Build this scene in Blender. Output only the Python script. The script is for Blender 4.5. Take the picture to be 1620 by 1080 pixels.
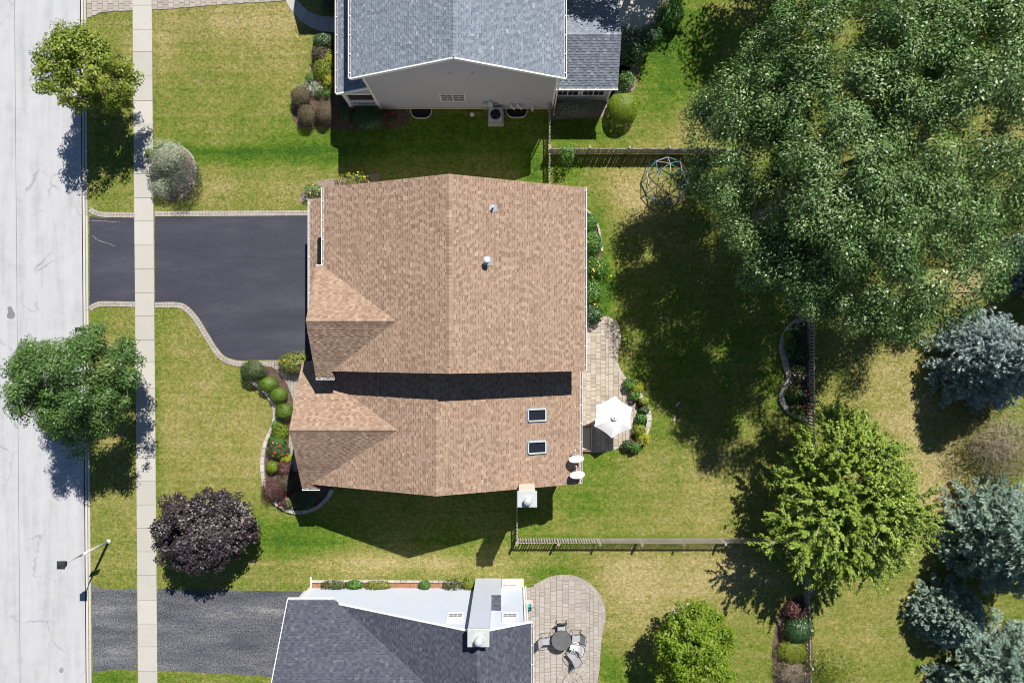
import bpy, bmesh, math, random
import numpy as np
from mathutils import Vector, Matrix

# ------------------------------------------------------------------ camera, sky, sun, exposure
S = bpy.context.scene
for o in list(bpy.data.objects): bpy.data.objects.remove(o, do_unlink=True)
COL = S.collection
HCAM, MPP = 43.2, 0.04                      # drone height, metres per photo pixel on the ground
cam = bpy.data.cameras.new('camera'); cam.sensor_width = 36; cam.lens = 24
cam.clip_start = 0.5; cam.clip_end = 2000
camo = bpy.data.objects.new('camera', cam); COL.objects.link(camo)
camo.location = (0, 0, HCAM); camo.rotation_euler = (0, 0, 0)
S.camera = camo
SUN_EL = math.radians(49.9); SUN_AZ = math.atan2(.423, .907)
W = bpy.data.worlds.new('World'); S.world = W; W.use_nodes = True
nt = W.node_tree; bg = nt.nodes['Background']
sky = nt.nodes.new('ShaderNodeTexSky'); sky.sky_type = 'NISHITA'; sky.sun_disc = False
sky.sun_elevation = SUN_EL; sky.sun_rotation = SUN_AZ; sky.dust_density = 0.0; sky.ozone_density = 4.0
nt.links.new(sky.outputs[0], bg.inputs[0]); bg.inputs[1].default_value = 0.05
sl = bpy.data.lights.new('sun', 'SUN'); sl.energy = 5.0; sl.angle = math.radians(.5); sl.color = (1, .955, .89)
slo = bpy.data.objects.new('sun', sl); COL.objects.link(slo)
sv = Vector((math.sin(SUN_AZ)*math.cos(SUN_EL), math.cos(SUN_AZ)*math.cos(SUN_EL), math.sin(SUN_EL)))
slo.rotation_euler = sv.to_track_quat('Z', 'Y').to_euler(); slo.location = (20, 40, 60)
S.view_settings.view_transform = 'Standard'; S.view_settings.look = 'None'
S.view_settings.gamma = 1; S.view_settings.use_curve_mapping = False
S.view_settings.exposure = 0.5
S.cycles.filter_width = 1.0

# ------------------------------------------------------------------ helpers
def P(px, py, h=0.0):
    s = MPP*(1-h/HCAM)
    return Vector(((px-810)*s, (540-py)*s, h))
def PX(pts, h=0.0): return [(P(a, b, h).x, P(a, b, h).y) for a, b in pts]
def smooth_line(pts, n=6, closed=False):
    pts = [Vector((p[0], p[1])) for p in pts]; out = []; N = len(pts)
    rng_ = range(N if closed else N-1)
    for i in rng_:
        if closed: a, b, c, d = pts[i-1], pts[i], pts[(i+1) % N], pts[(i+2) % N]
        else: a, b, c, d = pts[max(i-1, 0)], pts[i], pts[i+1], pts[min(i+2, N-1)]
        for k in range(n):
            t = k/n
            q = .5*((2*b)+(c-a)*t+(2*a-5*b+4*c-d)*t*t+(3*b-a-3*c+d)*t**3)
            out.append((q.x, q.y))
    if not closed: out.append(tuple(pts[-1]))
    return out
def walk(line, step):
    """points and directions at even steps along a polyline"""
    out = []; acc = 0; nxt = step/2
    for i in range(len(line)-1):
        a = Vector(line[i]); b = Vector(line[i+1]); L = (b-a).length
        while L > 0 and nxt <= acc+L:
            t = (nxt-acc)/L; d = (b-a)/L; p = a+(b-a)*t
            out.append((p.x, p.y, d.x, d.y)); nxt += step
        acc += L
    return out
def inside(poly, x, y):
    """vectorised point in polygon"""
    x = np.asarray(x); y = np.asarray(y); r = np.zeros(x.shape, bool); n = len(poly); j = n-1
    for i in range(n):
        xi, yi = poly[i]; xj, yj = poly[j]
        c = ((yi > y) != (yj > y)) & (x < (xj-xi)*(y-yi)/((yj-yi) or 1e-12)+xi)
        r ^= c; j = i
    return r
def clip_rect(poly, u0, v0, u1, v1):
    def cut(p, f, ins):
        o = []
        for i in range(len(p)):
            a, b = p[i-1], p[i]; ia, ib = ins(a), ins(b)
            if ia != ib: o.append(f(a, b))
            if ib: o.append(b)
        return o
    fx = lambda X: (lambda a, b: (X, a[1]+(b[1]-a[1])*(X-a[0])/(b[0]-a[0])))
    fy = lambda Y: (lambda a, b: (a[0]+(b[0]-a[0])*(Y-a[1])/(b[1]-a[1]), Y))
    p = list(poly)
    for f, ins in ((fx(u0), lambda q: q[0] >= u0), (fx(u1), lambda q: q[0] <= u1), (fy(v0), lambda q: q[1] >= v0), (fy(v1), lambda q: q[1] <= v1)):
        if len(p) < 3: return []
        p = cut(p, f, ins)
    q = []
    for a in p:
        if not q or abs(a[0]-q[-1][0])+abs(a[1]-q[-1][1]) > 1e-4: q.append(a)
    if len(q) > 1 and abs(q[0][0]-q[-1][0])+abs(q[0][1]-q[-1][1]) < 1e-4: q.pop()
    return q if len(q) > 2 else []
def area2(p): return .5*sum(p[i-1][0]*p[i][1]-p[i][0]*p[i-1][1] for i in range(len(p)))

def origin(o):
    v = Vector((0, 0, 0))
    while o is not None: v = v+Vector(o.location); o = o.parent
    return v
def props(o, label=None, category=None, group=None, kind=None):
    if label: o['label'] = label
    if category: o['category'] = category
    if group: o['group'] = group
    if kind: o['kind'] = kind
    return o
def thing(name, label, category, loc, group=None):
    o = bpy.data.objects.new(name, None); o.empty_display_size = .2
    COL.objects.link(o); o.location = loc
    return props(o, label, category, group)
def link(name, me, parent=None, loc=(0, 0, 0), rz=0, **k):
    o = bpy.data.objects.new(name, me); COL.objects.link(o)
    o.parent = parent; o.location = loc; o.rotation_euler = (0, 0, rz)
    return props(o, **k)
class MB:
    def __init__(s): s.v = []; s.f = []; s.r = []
    def add(s, vs, fs, r=.5):
        n = len(s.v); s.v += [tuple(v) for v in vs]
        for f in fs: s.f.append(tuple(n+i for i in f)); s.r.append(r)
    def box(s, c, d, rz=0, r=.5, taper=1.0):
        x, y, z = d[0]/2, d[1]/2, d[2]/2; ca, sa = math.cos(rz), math.sin(rz)
        vs = []
        for sz in (-1, 1):
            t = taper if sz > 0 else 1
            for sx, sy in ((-1, -1), (1, -1), (1, 1), (-1, 1)):
                a, b = sx*x*t, sy*y*t
                vs.append((c[0]+a*ca-b*sa, c[1]+a*sa+b*ca, c[2]+sz*z))
        s.add(vs, [(3, 2, 1, 0), (4, 5, 6, 7), (0, 1, 5, 4), (1, 2, 6, 5), (2, 3, 7, 6), (3, 0, 4, 7)], r)
    def beam(s, p0, p1, w, h, r=.5):
        p0, p1 = Vector(p0), Vector(p1); d = (p1-p0).normalized()
        up = Vector((0, 0, 1)) if abs(d.z) < .95 else Vector((0, 1, 0))
        a = d.cross(up).normalized()*w/2; b = a.cross(d).normalized()*h/2
        vs = [p+q for p in (p0, p1) for q in (-a-b, a-b, a+b, -a+b)]
        s.add(vs, [(0, 1, 2, 3), (7, 6, 5, 4), (1, 0, 4, 5), (2, 1, 5, 6), (3, 2, 6, 7), (0, 3, 7, 4)], r)
    def tube(s, p0, p1, r0, r1=None, n=7, r=.5, cap=True):
        r1 = r0 if r1 is None else r1
        p0, p1 = Vector(p0), Vector(p1); d = (p1-p0)
        if d.length < 1e-6: return
        d.normalize(); up = Vector((0, 0, 1)) if abs(d.z) < .9 else Vector((1, 0, 0))
        a = d.cross(up).normalized(); b = a.cross(d)
        vs = []
        for p, q in ((p0, r0), (p1, r1)):
            for i in range(n):
                t = 2*math.pi*i/n; vs.append(p+a*math.cos(t)*q+b*math.sin(t)*q)
        fs = [(i, i+n, (i+1) % n+n, (i+1) % n) for i in range(n)]
        if cap: fs += [tuple(range(n)), tuple(range(2*n-1, n-1, -1))]
        s.add(vs, fs, r)
    def path(s, pts, rad, n=7, r=.5):
        for i in range(len(pts)-1): s.tube(pts[i], pts[i+1], rad, rad, n, r)
    def prism(s, poly, z0, z1, r=.5):
        if area2(poly) < 0: poly = poly[::-1]
        n = len(poly)
        vs = [(x, y, z0) for x, y in poly]+[(x, y, z1) for x, y in poly]
        s.add(vs, [tuple(range(n-1, -1, -1)), tuple(range(n, 2*n))]+[(i, (i+1) % n, (i+1) % n+n, i+n) for i in range(n)], r)
    def sheet(s, poly, z, r=.5):
        if area2(poly) < 0: poly = poly[::-1]
        s.add([(x, y, z) for x, y in poly], [tuple(range(len(poly)))], r)
    def lathe(s, prof, c=(0, 0, 0), n=16, r=.5):
        vs = []; m = len(prof)
        for q, z in prof:
            for i in range(n):
                t = 2*math.pi*i/n; vs.append((c[0]+q*math.cos(t), c[1]+q*math.sin(t), c[2]+z))
        fs = [(j*n+i, j*n+(i+1) % n, (j+1)*n+(i+1) % n, (j+1)*n+i) for j in range(m-1) for i in range(n)]
        fs += [tuple(range(n-1, -1, -1)), tuple((m-1)*n+i for i in range(n))]
        s.add(vs, fs, r)
    def mesh(s, name, m, off=(0, 0, 0), smooth=False):
        me = bpy.data.meshes.new(name)
        me.from_pydata([(a-off[0], b-off[1], c-off[2]) for a, b, c in s.v], [], s.f); me.update()
        at = me.attributes.new('rnd', 'FLOAT', 'FACE'); at.data.foreach_set('value', s.r)
        me.materials.append(m)
        if smooth: me.polygons.foreach_set('use_smooth', [True]*len(me.polygons))
        return me
    def build(s, name, m, parent=None, smooth=False, **k):
        return link(name, s.mesh(name, m, origin(parent), smooth), parent, **k)

# ------------------------------------------------------------------ materials
def newmat(name):
    m = bpy.data.materials.new(name); m.use_nodes = True; t = m.node_tree
    return m, t, t.nodes['Principled BSDF'], t.nodes.new, t.links.new
def ramp(t, cols, interp='LINEAR'):
    n = t.nodes.new('ShaderNodeValToRGB'); e = n.color_ramp.elements; n.color_ramp.interpolation = interp
    while len(e) > 1: e.remove(e[-1])
    for i, c in enumerate(cols):
        pos, col = (c if len(c) == 2 and not isinstance(c[0], tuple) and isinstance(c[1], tuple) else (i/max(1, len(cols)-1), c))
        if i == 0: e[0].position = pos; e[0].color = (*col, 1)
        else: x = e.new(pos); x.color = (*col, 1)
    return n
def mth(t, op, a, b=None, clamp=False):
    n = t.nodes.new('ShaderNodeMath'); n.operation = op; n.use_clamp = clamp
    for i, q in enumerate((a, b)):
        if q is None: continue
        if isinstance(q, (int, float)): n.inputs[i].default_value = q
        else: t.links.new(q, n.inputs[i])
    return n.outputs[0]
def noise(t, scale, detail=3, rough=.6, vec=None, stretch=None):
    n = t.nodes.new('ShaderNodeTexNoise'); n.inputs['Scale'].default_value = scale
    n.inputs['Detail'].default_value = detail; n.inputs['Roughness'].default_value = rough
    g = t.nodes.new('ShaderNodeNewGeometry'); v = g.outputs['Position']
    if stretch:
        mp = t.nodes.new('ShaderNodeVectorMath'); mp.operation = 'MULTIPLY'; mp.inputs[1].default_value = stretch
        t.links.new(v, mp.inputs[0]); v = mp.outputs[0]
    t.links.new(v, n.inputs['Vector']); return n.outputs['Fac']
def mulcol(t, col, fac):
    n = t.nodes.new('ShaderNodeVectorMath'); n.operation = 'SCALE'
    t.links.new(col, n.inputs[0]); t.links.new(fac, n.inputs['Scale']); return n.outputs[0]
def bump(t, b, h, strength, dist):
    n = t.nodes.new('ShaderNodeBump'); n.inputs['Strength'].default_value = strength; n.inputs['Distance'].default_value = dist
    t.links.new(h, n.inputs['Height']); t.links.new(n.outputs[0], b.inputs['Normal'])
def mat(name, cols, scale=2.0, rough=.8, var=.25, fine=20, bmp=0, attr=False, metal=0, spec=None, stretch=None):
    """colour ramp driven by noise (or by the piece's own random value) times a fine brightness grain"""
    m, t, b, N, L = newmat(name)
    if attr:
        a = N('ShaderNodeAttribute'); a.attribute_name = 'rnd'; f = a.outputs['Fac']
    else: f = mth(t, 'ADD', mth(t, 'MULTIPLY', mth(t, 'SUBTRACT', noise(t, scale, 4, stretch=stretch), .5), 1.9), .5, True)
    r = ramp(t, cols); L(f, r.inputs[0])
    g = mth(t, 'ADD', mth(t, 'MULTIPLY', mth(t, 'SUBTRACT', noise(t, fine, 3), .5), var*2.2), 1.0)
    if attr:
        g = mth(t, 'MULTIPLY', g, mth(t, 'ADD', mth(t, 'MULTIPLY', mth(t, 'SUBTRACT', noise(t, scale, 3), .5), var*1.2), 1.0))
    L(mulcol(t, r.outputs[0], g), b.inputs['Base Color'])
    b.inputs['Roughness'].default_value = rough; b.inputs['Metallic'].default_value = metal
    if spec is not None: b.inputs['Specular IOR Level'].default_value = spec
    if bmp: bump(t, b, noise(t, fine*.8, 4), bmp, .02)
    return m
def leafmat(name, cols, rough=.42, spec=.5, trans=.22, tint=(.75, 1.15, .35)):
    m, t, b, N, L = newmat(name)
    a = N('ShaderNodeAttribute'); a.attribute_name = 'rnd'
    r = ramp(t, cols); L(a.outputs['Fac'], r.inputs[0])
    g = mth(t, 'ADD', mth(t, 'MULTIPLY', mth(t, 'SUBTRACT', noise(t, .9, 3), .5), .7), 1.0)
    c = mulcol(t, r.outputs[0], g)
    L(c, b.inputs['Base Color']); b.inputs['Roughness'].default_value = rough
    b.inputs['Specular IOR Level'].default_value = spec
    tr = N('ShaderNodeBsdfTranslucent'); mc = N('ShaderNodeVectorMath'); mc.operation = 'MULTIPLY'; mc.inputs[1].default_value = tint
    L(c, mc.inputs[0]); L(mc.outputs[0], tr.inputs[0])
    mx = N('ShaderNodeMixShader'); mx.inputs[0].default_value = trans
    out = t.nodes['Material Output']; L(b.outputs[0], mx.inputs[1]); L(tr.outputs[0], mx.inputs[2]); L(mx.outputs[0], out.inputs[0])
    return m
def grassmat():
    m, t, b, N, L = newmat('grass')
    a = N('ShaderNodeAttribute'); a.attribute_name = 'dry'
    d = a.outputs['Fac']
    d = mth(t, 'ADD', d, mth(t, 'MULTIPLY', mth(t, 'SUBTRACT', noise(t, .45, 4, .65), .5), .75))
    d = mth(t, 'ADD', d, mth(t, 'MULTIPLY', mth(t, 'SUBTRACT', noise(t, 2.6, 6, .8, stretch=(1, 1.25, 1)), .5), 1.35))
    d = mth(t, 'ADD', d, mth(t, 'MULTIPLY', mth(t, 'SUBTRACT', noise(t, 1.0, 4, .6, stretch=(.14, 3.6, 1)), .5), .36), True)
    gp = N('ShaderNodeNewGeometry'); sx = N('ShaderNodeSeparateXYZ'); L(gp.outputs['Position'], sx.inputs[0])
    d = mth(t, 'ADD', d, mth(t, 'MULTIPLY', mth(t, 'SINE', mth(t, 'MULTIPLY', sx.outputs['Y'], 6.6)), mth(t, 'MULTIPLY', noise(t, .2, 2), .06)), True)   # mower passes
    r = ramp(t, [(0, (.042, .110, .008)), (.3, (.102, .178, .012)), (.55, (.200, .214, .046)), (.8, (.300, .268, .088)), (1, (.405, .332, .155))])
    L(d, r.inputs[0])
    g = mth(t, 'ADD', mth(t, 'MULTIPLY', mth(t, 'SUBTRACT', noise(t, 5.0, 6, .85), .5), 2.9), 1.0)
    L(mulcol(t, r.outputs[0], g), b.inputs['Base Color'])
    b.inputs['Roughness'].default_value = .85; b.inputs['Specular IOR Level'].default_value = .2
    bump(t, b, noise(t, 8, 5, .8), 1.0, .09)
    return m
def roadmat():
    m, t, b, N, L = newmat('road_surface')
    g = N('ShaderNodeNewGeometry')
    base = ramp(t, [(.32, (.33, .335, .35)), (.5, (.415, .418, .432)), (.68, (.455, .457, .468))])
    L(mth(t, 'ADD', mth(t, 'MULTIPLY', noise(t, .5, 5, .6, stretch=(3.5, .3, 1)), .6), mth(t, 'MULTIPLY', noise(t, 1.2, 5, .7), .4)), base.inputs[0])
    # fine cracks: edges of large distorted cells, thinned and broken up by a noise mask
    v = N('ShaderNodeTexVoronoi'); v.feature = 'DISTANCE_TO_EDGE'; v.inputs['Scale'].default_value = .36
    nz = N('ShaderNodeTexNoise'); nz.inputs['Scale'].default_value = 1.4; nz.inputs['Detail'].default_value = 6; nz.inputs['Roughness'].default_value = .7
    sc = N('ShaderNodeVectorMath'); sc.operation = 'MULTIPLY_ADD'; sc.inputs[1].default_value = (.9, .9, 0)
    L(g.outputs['Position'], nz.inputs['Vector']); L(nz.outputs['Color'], sc.inputs[0]); L(g.outputs['Position'], sc.inputs[2]); L(sc.outputs[0], v.inputs['Vector'])
    cr = ramp(t, [(0, (0, 0, 0)), (.008, (.15, .15, .15)), (.017, (1, 1, 1))]); L(v.outputs['Distance'], cr.inputs[0])
    mk = ramp(t, [(.53, (1, 1, 1)), (.64, (0, 0, 0))]); L(noise(t, .35, 4, .6), mk.inputs[0])
    f = mth(t, 'MAXIMUM', cr.outputs[0], mk.outputs[0])
    # oil drips along the lane
    sp = ramp(t, [(.70, (1, 1, 1)), (.76, (.62, .62, .63))]); L(noise(t, 5, 4, .75, stretch=(1.4, .5, 1)), sp.inputs[0])
    f = mth(t, 'MULTIPLY', mth(t, 'ADD', mth(t, 'MULTIPLY', f, .3), .7), sp.outputs[0])
    f = mth(t, 'MULTIPLY', f, mth(t, 'ADD', mth(t, 'MULTIPLY', mth(t, 'SUBTRACT', noise(t, 30, 3), .5), .16), 1.0))
    L(mulcol(t, base.outputs[0], f), b.inputs['Base Color']); b.inputs['Roughness'].default_value = .9
    bump(t, b, noise(t, 25, 4), .25, .02)
    return m
M = {}
M['grass'] = grassmat(); M['road'] = roadmat()
M['concrete'] = mat('concrete', [(.44, .41, .37), (.50, .475, .43), (.545, .515, .465)], .6, .9, .10, 14, .1)
M['slab'] = mat('sidewalk_concrete', [(.405, .385, .345), (.43, .41, .37), (.46, .44, .40)], .8, .9, .12, 12, .1, attr=True)
M['kerb'] = mat('kerb_concrete', [(.36, .345, .32), (.44, .425, .395), (.49, .47, .44)], 1.5, .9, .16, 14, .1, attr=True)
M['joint'] = mat('joint_sand', [(.16, .145, .125), (.24, .22, .19)], 3, .95, .3, 20)
M['asphalt'] = mat('sealed_asphalt', [(.023, .024, .038), (.035, .037, .053), (.060, .062, .080)], .35, .75, .5, 9, .25, stretch=(.5, 2, 1))
M['asphalt_old'] = mat('worn_asphalt', [(.046, .048, .060), (.072, .074, .088), (.115, .117, .128), (.24, .24, .245)], .4, .9, 1.7, 11, .5, stretch=(.55, 2.4, 1))
M['paver'] = mat('tan_pavers', [(.31, .265, .21), (.39, .34, .275), (.45, .395, .325), (.37, .30, .235)], 1.2, .9, .16, 18, .15, attr=True)
M['paver_pale'] = mat('pale_pavers', [(.305, .27, .235), (.345, .312, .275), (.385, .35, .312), (.335, .29, .25)], 1.2, .9, .14, 18, .15, attr=True)
M['edging'] = mat('edging_stone', [(.34, .315, .275), (.42, .39, .34), (.48, .45, .40)], 2, .9, .2, 14, .2, attr=True)
M['mulch'] = mat('bark_mulch', [(.055, .035, .025), (.10, .065, .045), (.16, .11, .085)], 4, .95, .6, 16, .8)
M['mulch_red'] = mat('red_mulch', [(.20, .09, .05), (.30, .15, .085), (.38, .22, .14)], 4, .95, .4, 16, .8)
M['soil'] = mat('dry_soil', [(.16, .12, .09), (.24, .185, .15), (.30, .25, .21)], 3, .95, .4, 14, .8)
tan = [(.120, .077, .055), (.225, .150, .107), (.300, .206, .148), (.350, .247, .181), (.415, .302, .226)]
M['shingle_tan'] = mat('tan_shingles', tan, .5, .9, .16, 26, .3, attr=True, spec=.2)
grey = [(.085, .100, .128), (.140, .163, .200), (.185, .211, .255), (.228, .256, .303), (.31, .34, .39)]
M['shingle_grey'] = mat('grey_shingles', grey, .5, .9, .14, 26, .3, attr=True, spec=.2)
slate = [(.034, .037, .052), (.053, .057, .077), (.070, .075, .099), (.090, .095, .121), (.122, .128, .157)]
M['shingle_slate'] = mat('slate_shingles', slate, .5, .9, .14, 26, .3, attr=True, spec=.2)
M['deck_tan'] = mat('tan_roof_deck', [(.10, .065, .045), (.14, .09, .065)], 3, .95)
M['deck_grey'] = mat('grey_roof_deck', [(.07, .08, .095), (.10, .11, .125)], 3, .95)
M['white'] = mat('white_paint', [(.74, .74, .73), (.80, .80, .79)], 3, .5, .04)
M['bright'] = mat('white_canvas', [(.78, .78, .78), (.83, .83, .83)], 2, .8, .03)
M['siding_grey'] = mat('grey_vinyl_siding', [(.40, .405, .475), (.43, .435, .50)], 1, .6, .05)
M['siding_white'] = mat('white_vinyl_siding', [(.49, .53, .62), (.52, .56, .65)], 1, .6, .03)
M['siding_tan'] = mat('cream_siding', [(.52, .46, .38), (.56, .50, .42)], 1, .7, .05)
M['cream'] = mat('cream_metal', [(.62, .58, .50), (.68, .64, .56)], 3, .5, .06)
M['galv'] = mat('galvanised_metal', [(.42, .43, .44), (.56, .57, .58)], 5, .35, .1, metal=.7)
M['galv_pale'] = mat('weathered_metal_cap', [(.50, .54, .53), (.60, .63, .61), (.66, .67, .64)], 4, .4, .1, metal=.3)
M['dark'] = mat('dark_metal', [(.016, .017, .019), (.03, .031, .034)], 4, .5, .2)
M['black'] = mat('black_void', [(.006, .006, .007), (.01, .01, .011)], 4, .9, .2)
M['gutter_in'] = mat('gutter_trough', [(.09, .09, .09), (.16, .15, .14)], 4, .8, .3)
M['wood'] = mat('weathered_fence_wood', [(.27, .23, .195), (.35, .31, .27), (.43, .39, .35)], 3, .9, .3, 14, .3, attr=True)
M['deckwood'] = mat('red_brown_wood', [(.20, .10, .065), (.27, .145, .10)], 4, .8, .2)
M['bark'] = mat('grey_bark', [(.085, .068, .055), (.15, .125, .105), (.22, .19, .165)], 5, .95, .4, 18, .6)
M['bark_pale'] = mat('pale_twig_bark', [(.24, .20, .16), (.33, .285, .235), (.40, .36, .31)], 5, .9, .3)
m, t, b, N, L = newmat('window_glass'); b.inputs['Base Color'].default_value = (.012, .015, .02, 1); b.inputs['Roughness'].default_value = .04; b.inputs['Specular IOR Level'].default_value = .6
L(ramp(t, [(.010, .012, .017), (.02, .024, .03)]).outputs[0], b.inputs['Base Color']); M['glass'] = m
m, t, b, N, L = newmat('table_glass'); b.inputs['Roughness'].default_value = .08; b.inputs['Alpha'].default_value = .75
r_ = ramp(t, [(.10, .105, .11), (.2, .2, .2)]); L(noise(t, 2.5, 2), r_.inputs[0]); L(r_.outputs[0], b.inputs['Base Color']); M['tglass'] = m
M['sling'] = mat('grey_sling_fabric', [(.30, .30, .31), (.38, .38, .39)], 5, .8, .1)
M['teal'] = mat('teal_tube', [(.05, .20, .22), (.09, .30, .32)], 6, .5, .1)
M['mauve'] = mat('faded_mauve_tube', [(.36, .29, .29), (.45, .38, .37)], 6, .5, .1)
M['aqua'] = mat('aqua_plastic', [(.02, .30, .30), (.04, .38, .36)], 6, .5, .1)
M['pink'] = mat('pink_plastic', [(.55, .28, .38), (.65, .36, .46)], 6, .5, .1)
M['terracotta'] = mat('terracotta', [(.33, .12, .07), (.42, .17, .10)], 6, .8, .15)
M['flower_red'] = mat('red_petals', [(.55, .015, .03), (.65, .06, .08)], 6, .6, .2)
M['flower_yellow'] = mat('yellow_petals', [(.72, .45, .01), (.8, .58, .04)], 6, .6, .2)
M['flower_pink'] = mat('pink_petals', [(.6, .2, .35), (.66, .35, .5)], 6, .6, .2)
M['flower_white'] = mat('white_petals', [(.7, .7, .68), (.76, .76, .72)], 6, .6, .1)
# foliage
M['oak'] = leafmat('oak_leaves', [(.062, .130, .030), (.120, .210, .054), (.210, .305, .110)], .42, .5, .15)
M['lime'] = leafmat('yellow_green_leaves', [(.130, .175, .012), (.185, .235, .020), (.250, .290, .036)], .45, .4)
M['elm'] = leafmat('mid_green_leaves', [(.042, .108, .018), (.082, .165, .032), (.138, .225, .060)], .45, .45)
M['purple'] = leafmat('purple_leaves', [(.016, .011, .013), (.032, .021, .024), (.058, .038, .041)], .48, .6, .05, (1.3, .5, .6))
M['pear'] = leafmat('bright_pear_leaves', [(.150, .230, .016), (.225, .315, .030), (.325, .410, .075)], .45, .4)
M['bright_leaf'] = leafmat('vivid_leaves', [(.115, .195, .006), (.175, .265, .012), (.245, .325, .028)], .45, .4, .35)
M['blue_spruce'] = leafmat('blue_spruce_needles', [(.16, .23, .225), (.32, .41, .395), (.52, .60, .57)], .6, .3, .05, (1, 1, 1))
M['green_spruce'] = leafmat('grey_green_spruce_needles', [(.13, .215, .17), (.26, .365, .285), (.43, .53, .42)], .6, .3, .05, (1, 1, 1))
M['box'] = leafmat('boxwood_leaves', [(.045, .105, .006), (.090, .180, .010), (.150, .245, .022)], .45, .4, .12)
M['yew'] = leafmat('dark_shrub_leaves', [(.022, .055, .012), (.042, .085, .020), (.085, .130, .035)], .45, .4, .12)
M['deep'] = leafmat('deep_green_leaves', [(.016, .052, .012), (.034, .090, .024), (.070, .150, .045)], .4, .5, .15)
M['gold'] = leafmat('golden_leaves', [(.20, .22, .012), (.30, .31, .020), (.40, .40, .040)], .5, .3)
M['silver'] = leafmat('silvery_leaves', [(.12, .165, .09), (.25, .305, .19), (.42, .465, .34)], .6, .3, .1, (1, 1, .9))
M['brown'] = leafmat('bronze_leaves', [(.05, .045, .022), (.095, .078, .042), (.15, .125, .075)], .6, .3, .1, (1, .9, .6))
M['burgundy'] = leafmat('burgundy_leaves', [(.045, .016, .016), (.085, .030, .028), (.14, .060, .055)], .5, .4, .1, (1.2, .6, .6))
M['ochre'] = leafmat('ochre_leaves', [(.16, .10, .02), (.24, .16, .03), (.33, .23, .06)], .5, .3)
M['straw'] = leafmat('straw_twigs', [(.13, .105, .065), (.21, .175, .12), (.30, .26, .19)], .8, .2, .1, (1, .95, .8))
M['fresh'] = leafmat('fresh_green_leaves', [(.040, .120, .014), (.075, .185, .024), (.125, .250, .045)], .45, .4)
M['greysh'] = leafmat('dark_grey_leaves', [(.026, .034, .022), (.052, .062, .044), (.12, .135, .10)], .55, .4, .08, (1, 1, 1))

# ------------------------------------------------------------------ ground sheet
KX = lambda Y: -26.78-.00833*Y            # back of the kerb along the street
KXP = 810-26.78/MPP
dry_shade_blobs = [ # photo px, py, rx, ry, amount
 (400, 30, 110, 34, .42), (255, 70, 25, 50, .30), (430, 90, 80, 40, .16), (330, 190, 120, 60, -.05), (400, 243, 160, 11, -.62), (520, 225, 60, 25, -.25), (400, 300, 140, 22, .16),
 (175, 60, 40, 40, .0), (180, 300, 40, 30, .0), (205, 110, 12, 60, .3),
 (320, 700, 90, 120, .20), (300, 560, 60, 60, .06), (430, 700, 50, 60, .18), (440, 850, 70, 40, -.30), (500, 860, 40, 40, -.18), (620, 890, 170, 16, .45), (700, 840, 140, 40, -.1),
 (890, 910, 50, 18, -.35), (1060, 915, 150, 40, .38), (1000, 960, 60, 60, .28), (1150, 900, 60, 60, .2), (1170, 1000, 50, 60, .0), (1000, 1040, 30, 40, .0), (970, 1060, 25, 30, -.3),
 (900, 800, 110, 40, -.10), (1100, 790, 120, 60, .16), (1150, 720, 60, 40, .12), (1000, 850, 200, 5, -.35), (940, 740, 40, 40, -.2),
 (1010, 310, 60, 50, .42), (960, 390, 30, 60, -.12), (945, 330, 20, 40, -.15), (1060, 400, 80, 40, .10), (900, 270, 40, 30, -.2), (955, 470, 14, 50, -.4),
 (1060, 90, 60, 120, -.42), (1085, 200, 36, 40, .38), (1020, 200, 40, 40, .10), (700, 210, 160, 40, -.35), (845, 265, 16, 30, -.5), (920, 205, 50, 20, -.4),  # strip in the house shade coloured greener and darker to deepen that shade
 (1440, 640, 70, 110, .36), (1340, 560, 40, 60, .15), (1540, 440, 60, 40, .45), (1500, 790, 50, 90, .45), (1330, 1000, 50, 60, .16), (1440, 1000, 60, 70, .1), (1100, 560, 120, 120, -.14),
 (180, 780, 40, 160, .12), (180, 530, 40, 40, .10), (180, 1072, 60, 10, -.4), (300, 1075, 80, 8, -.1), (245, 700, 6, 200, -.25), (1600, 210, 40, 40, .3)]
def dryness(X, Y):
    px = X/MPP+810; py = 540-Y/MPP
    d = np.full(np.shape(X), .52)
    for a, b, rx, ry, k in dry_shade_blobs:
        d = d+k*np.exp(-(((px-a)/rx)**2+((py-b)/ry)**2)*.9)
    return np.clip(d, .02, .98)
def ground():
    xs = [-420, -250, -150, -90, -60, -45, -37.6, -37.0, -36.9]+list(np.arange(-34, -27.1, 2))+[-26.95, -26.87]+list(np.arange(-26.5, 40.1, .5))+[45, 60, 90, 150, 250, 420]
    ys = [-420, -250, -150, -90, -60, -40]+list(np.arange(-30, 30.1, .5))+[40, 60, 90, 150, 250, 420]
    xs = np.array(xs); ys = np.array(ys); X, Y = np.meshgrid(xs, ys)
    Xs = X-.00833*Y
    Z = np.where((X < -26.9) & (X > -36.95), -.30, 0.0)
    v = np.stack([Xs, Y, Z], -1).reshape(-1, 3); nx, ny = len(xs), len(ys)
    f = [(j*nx+i, j*nx+i+1, (j+1)*nx+i+1, (j+1)*nx+i) for j in range(ny-1) for i in range(nx-1)]
    me = bpy.data.meshes.new('ground'); me.from_pydata(v.tolist(), [], f); me.update()
    at = me.attributes.new('dry', 'FLOAT', 'POINT'); at.data.foreach_set('value', dryness(Xs, Y).reshape(-1))
    me.materials.append(M['grass'])
    link('ground', me, kind='structure')
ground()
HARD = []                                   # world polygons where no grass grows
def sheet(name, pts, z, m, kind='structure', parent=None, hard=True):
    b = MB(); b.sheet(pts, z); o = b.build(name, m, parent, kind=kind if parent is None else None)
    if hard: HARD.append(pts)
    return o
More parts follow.
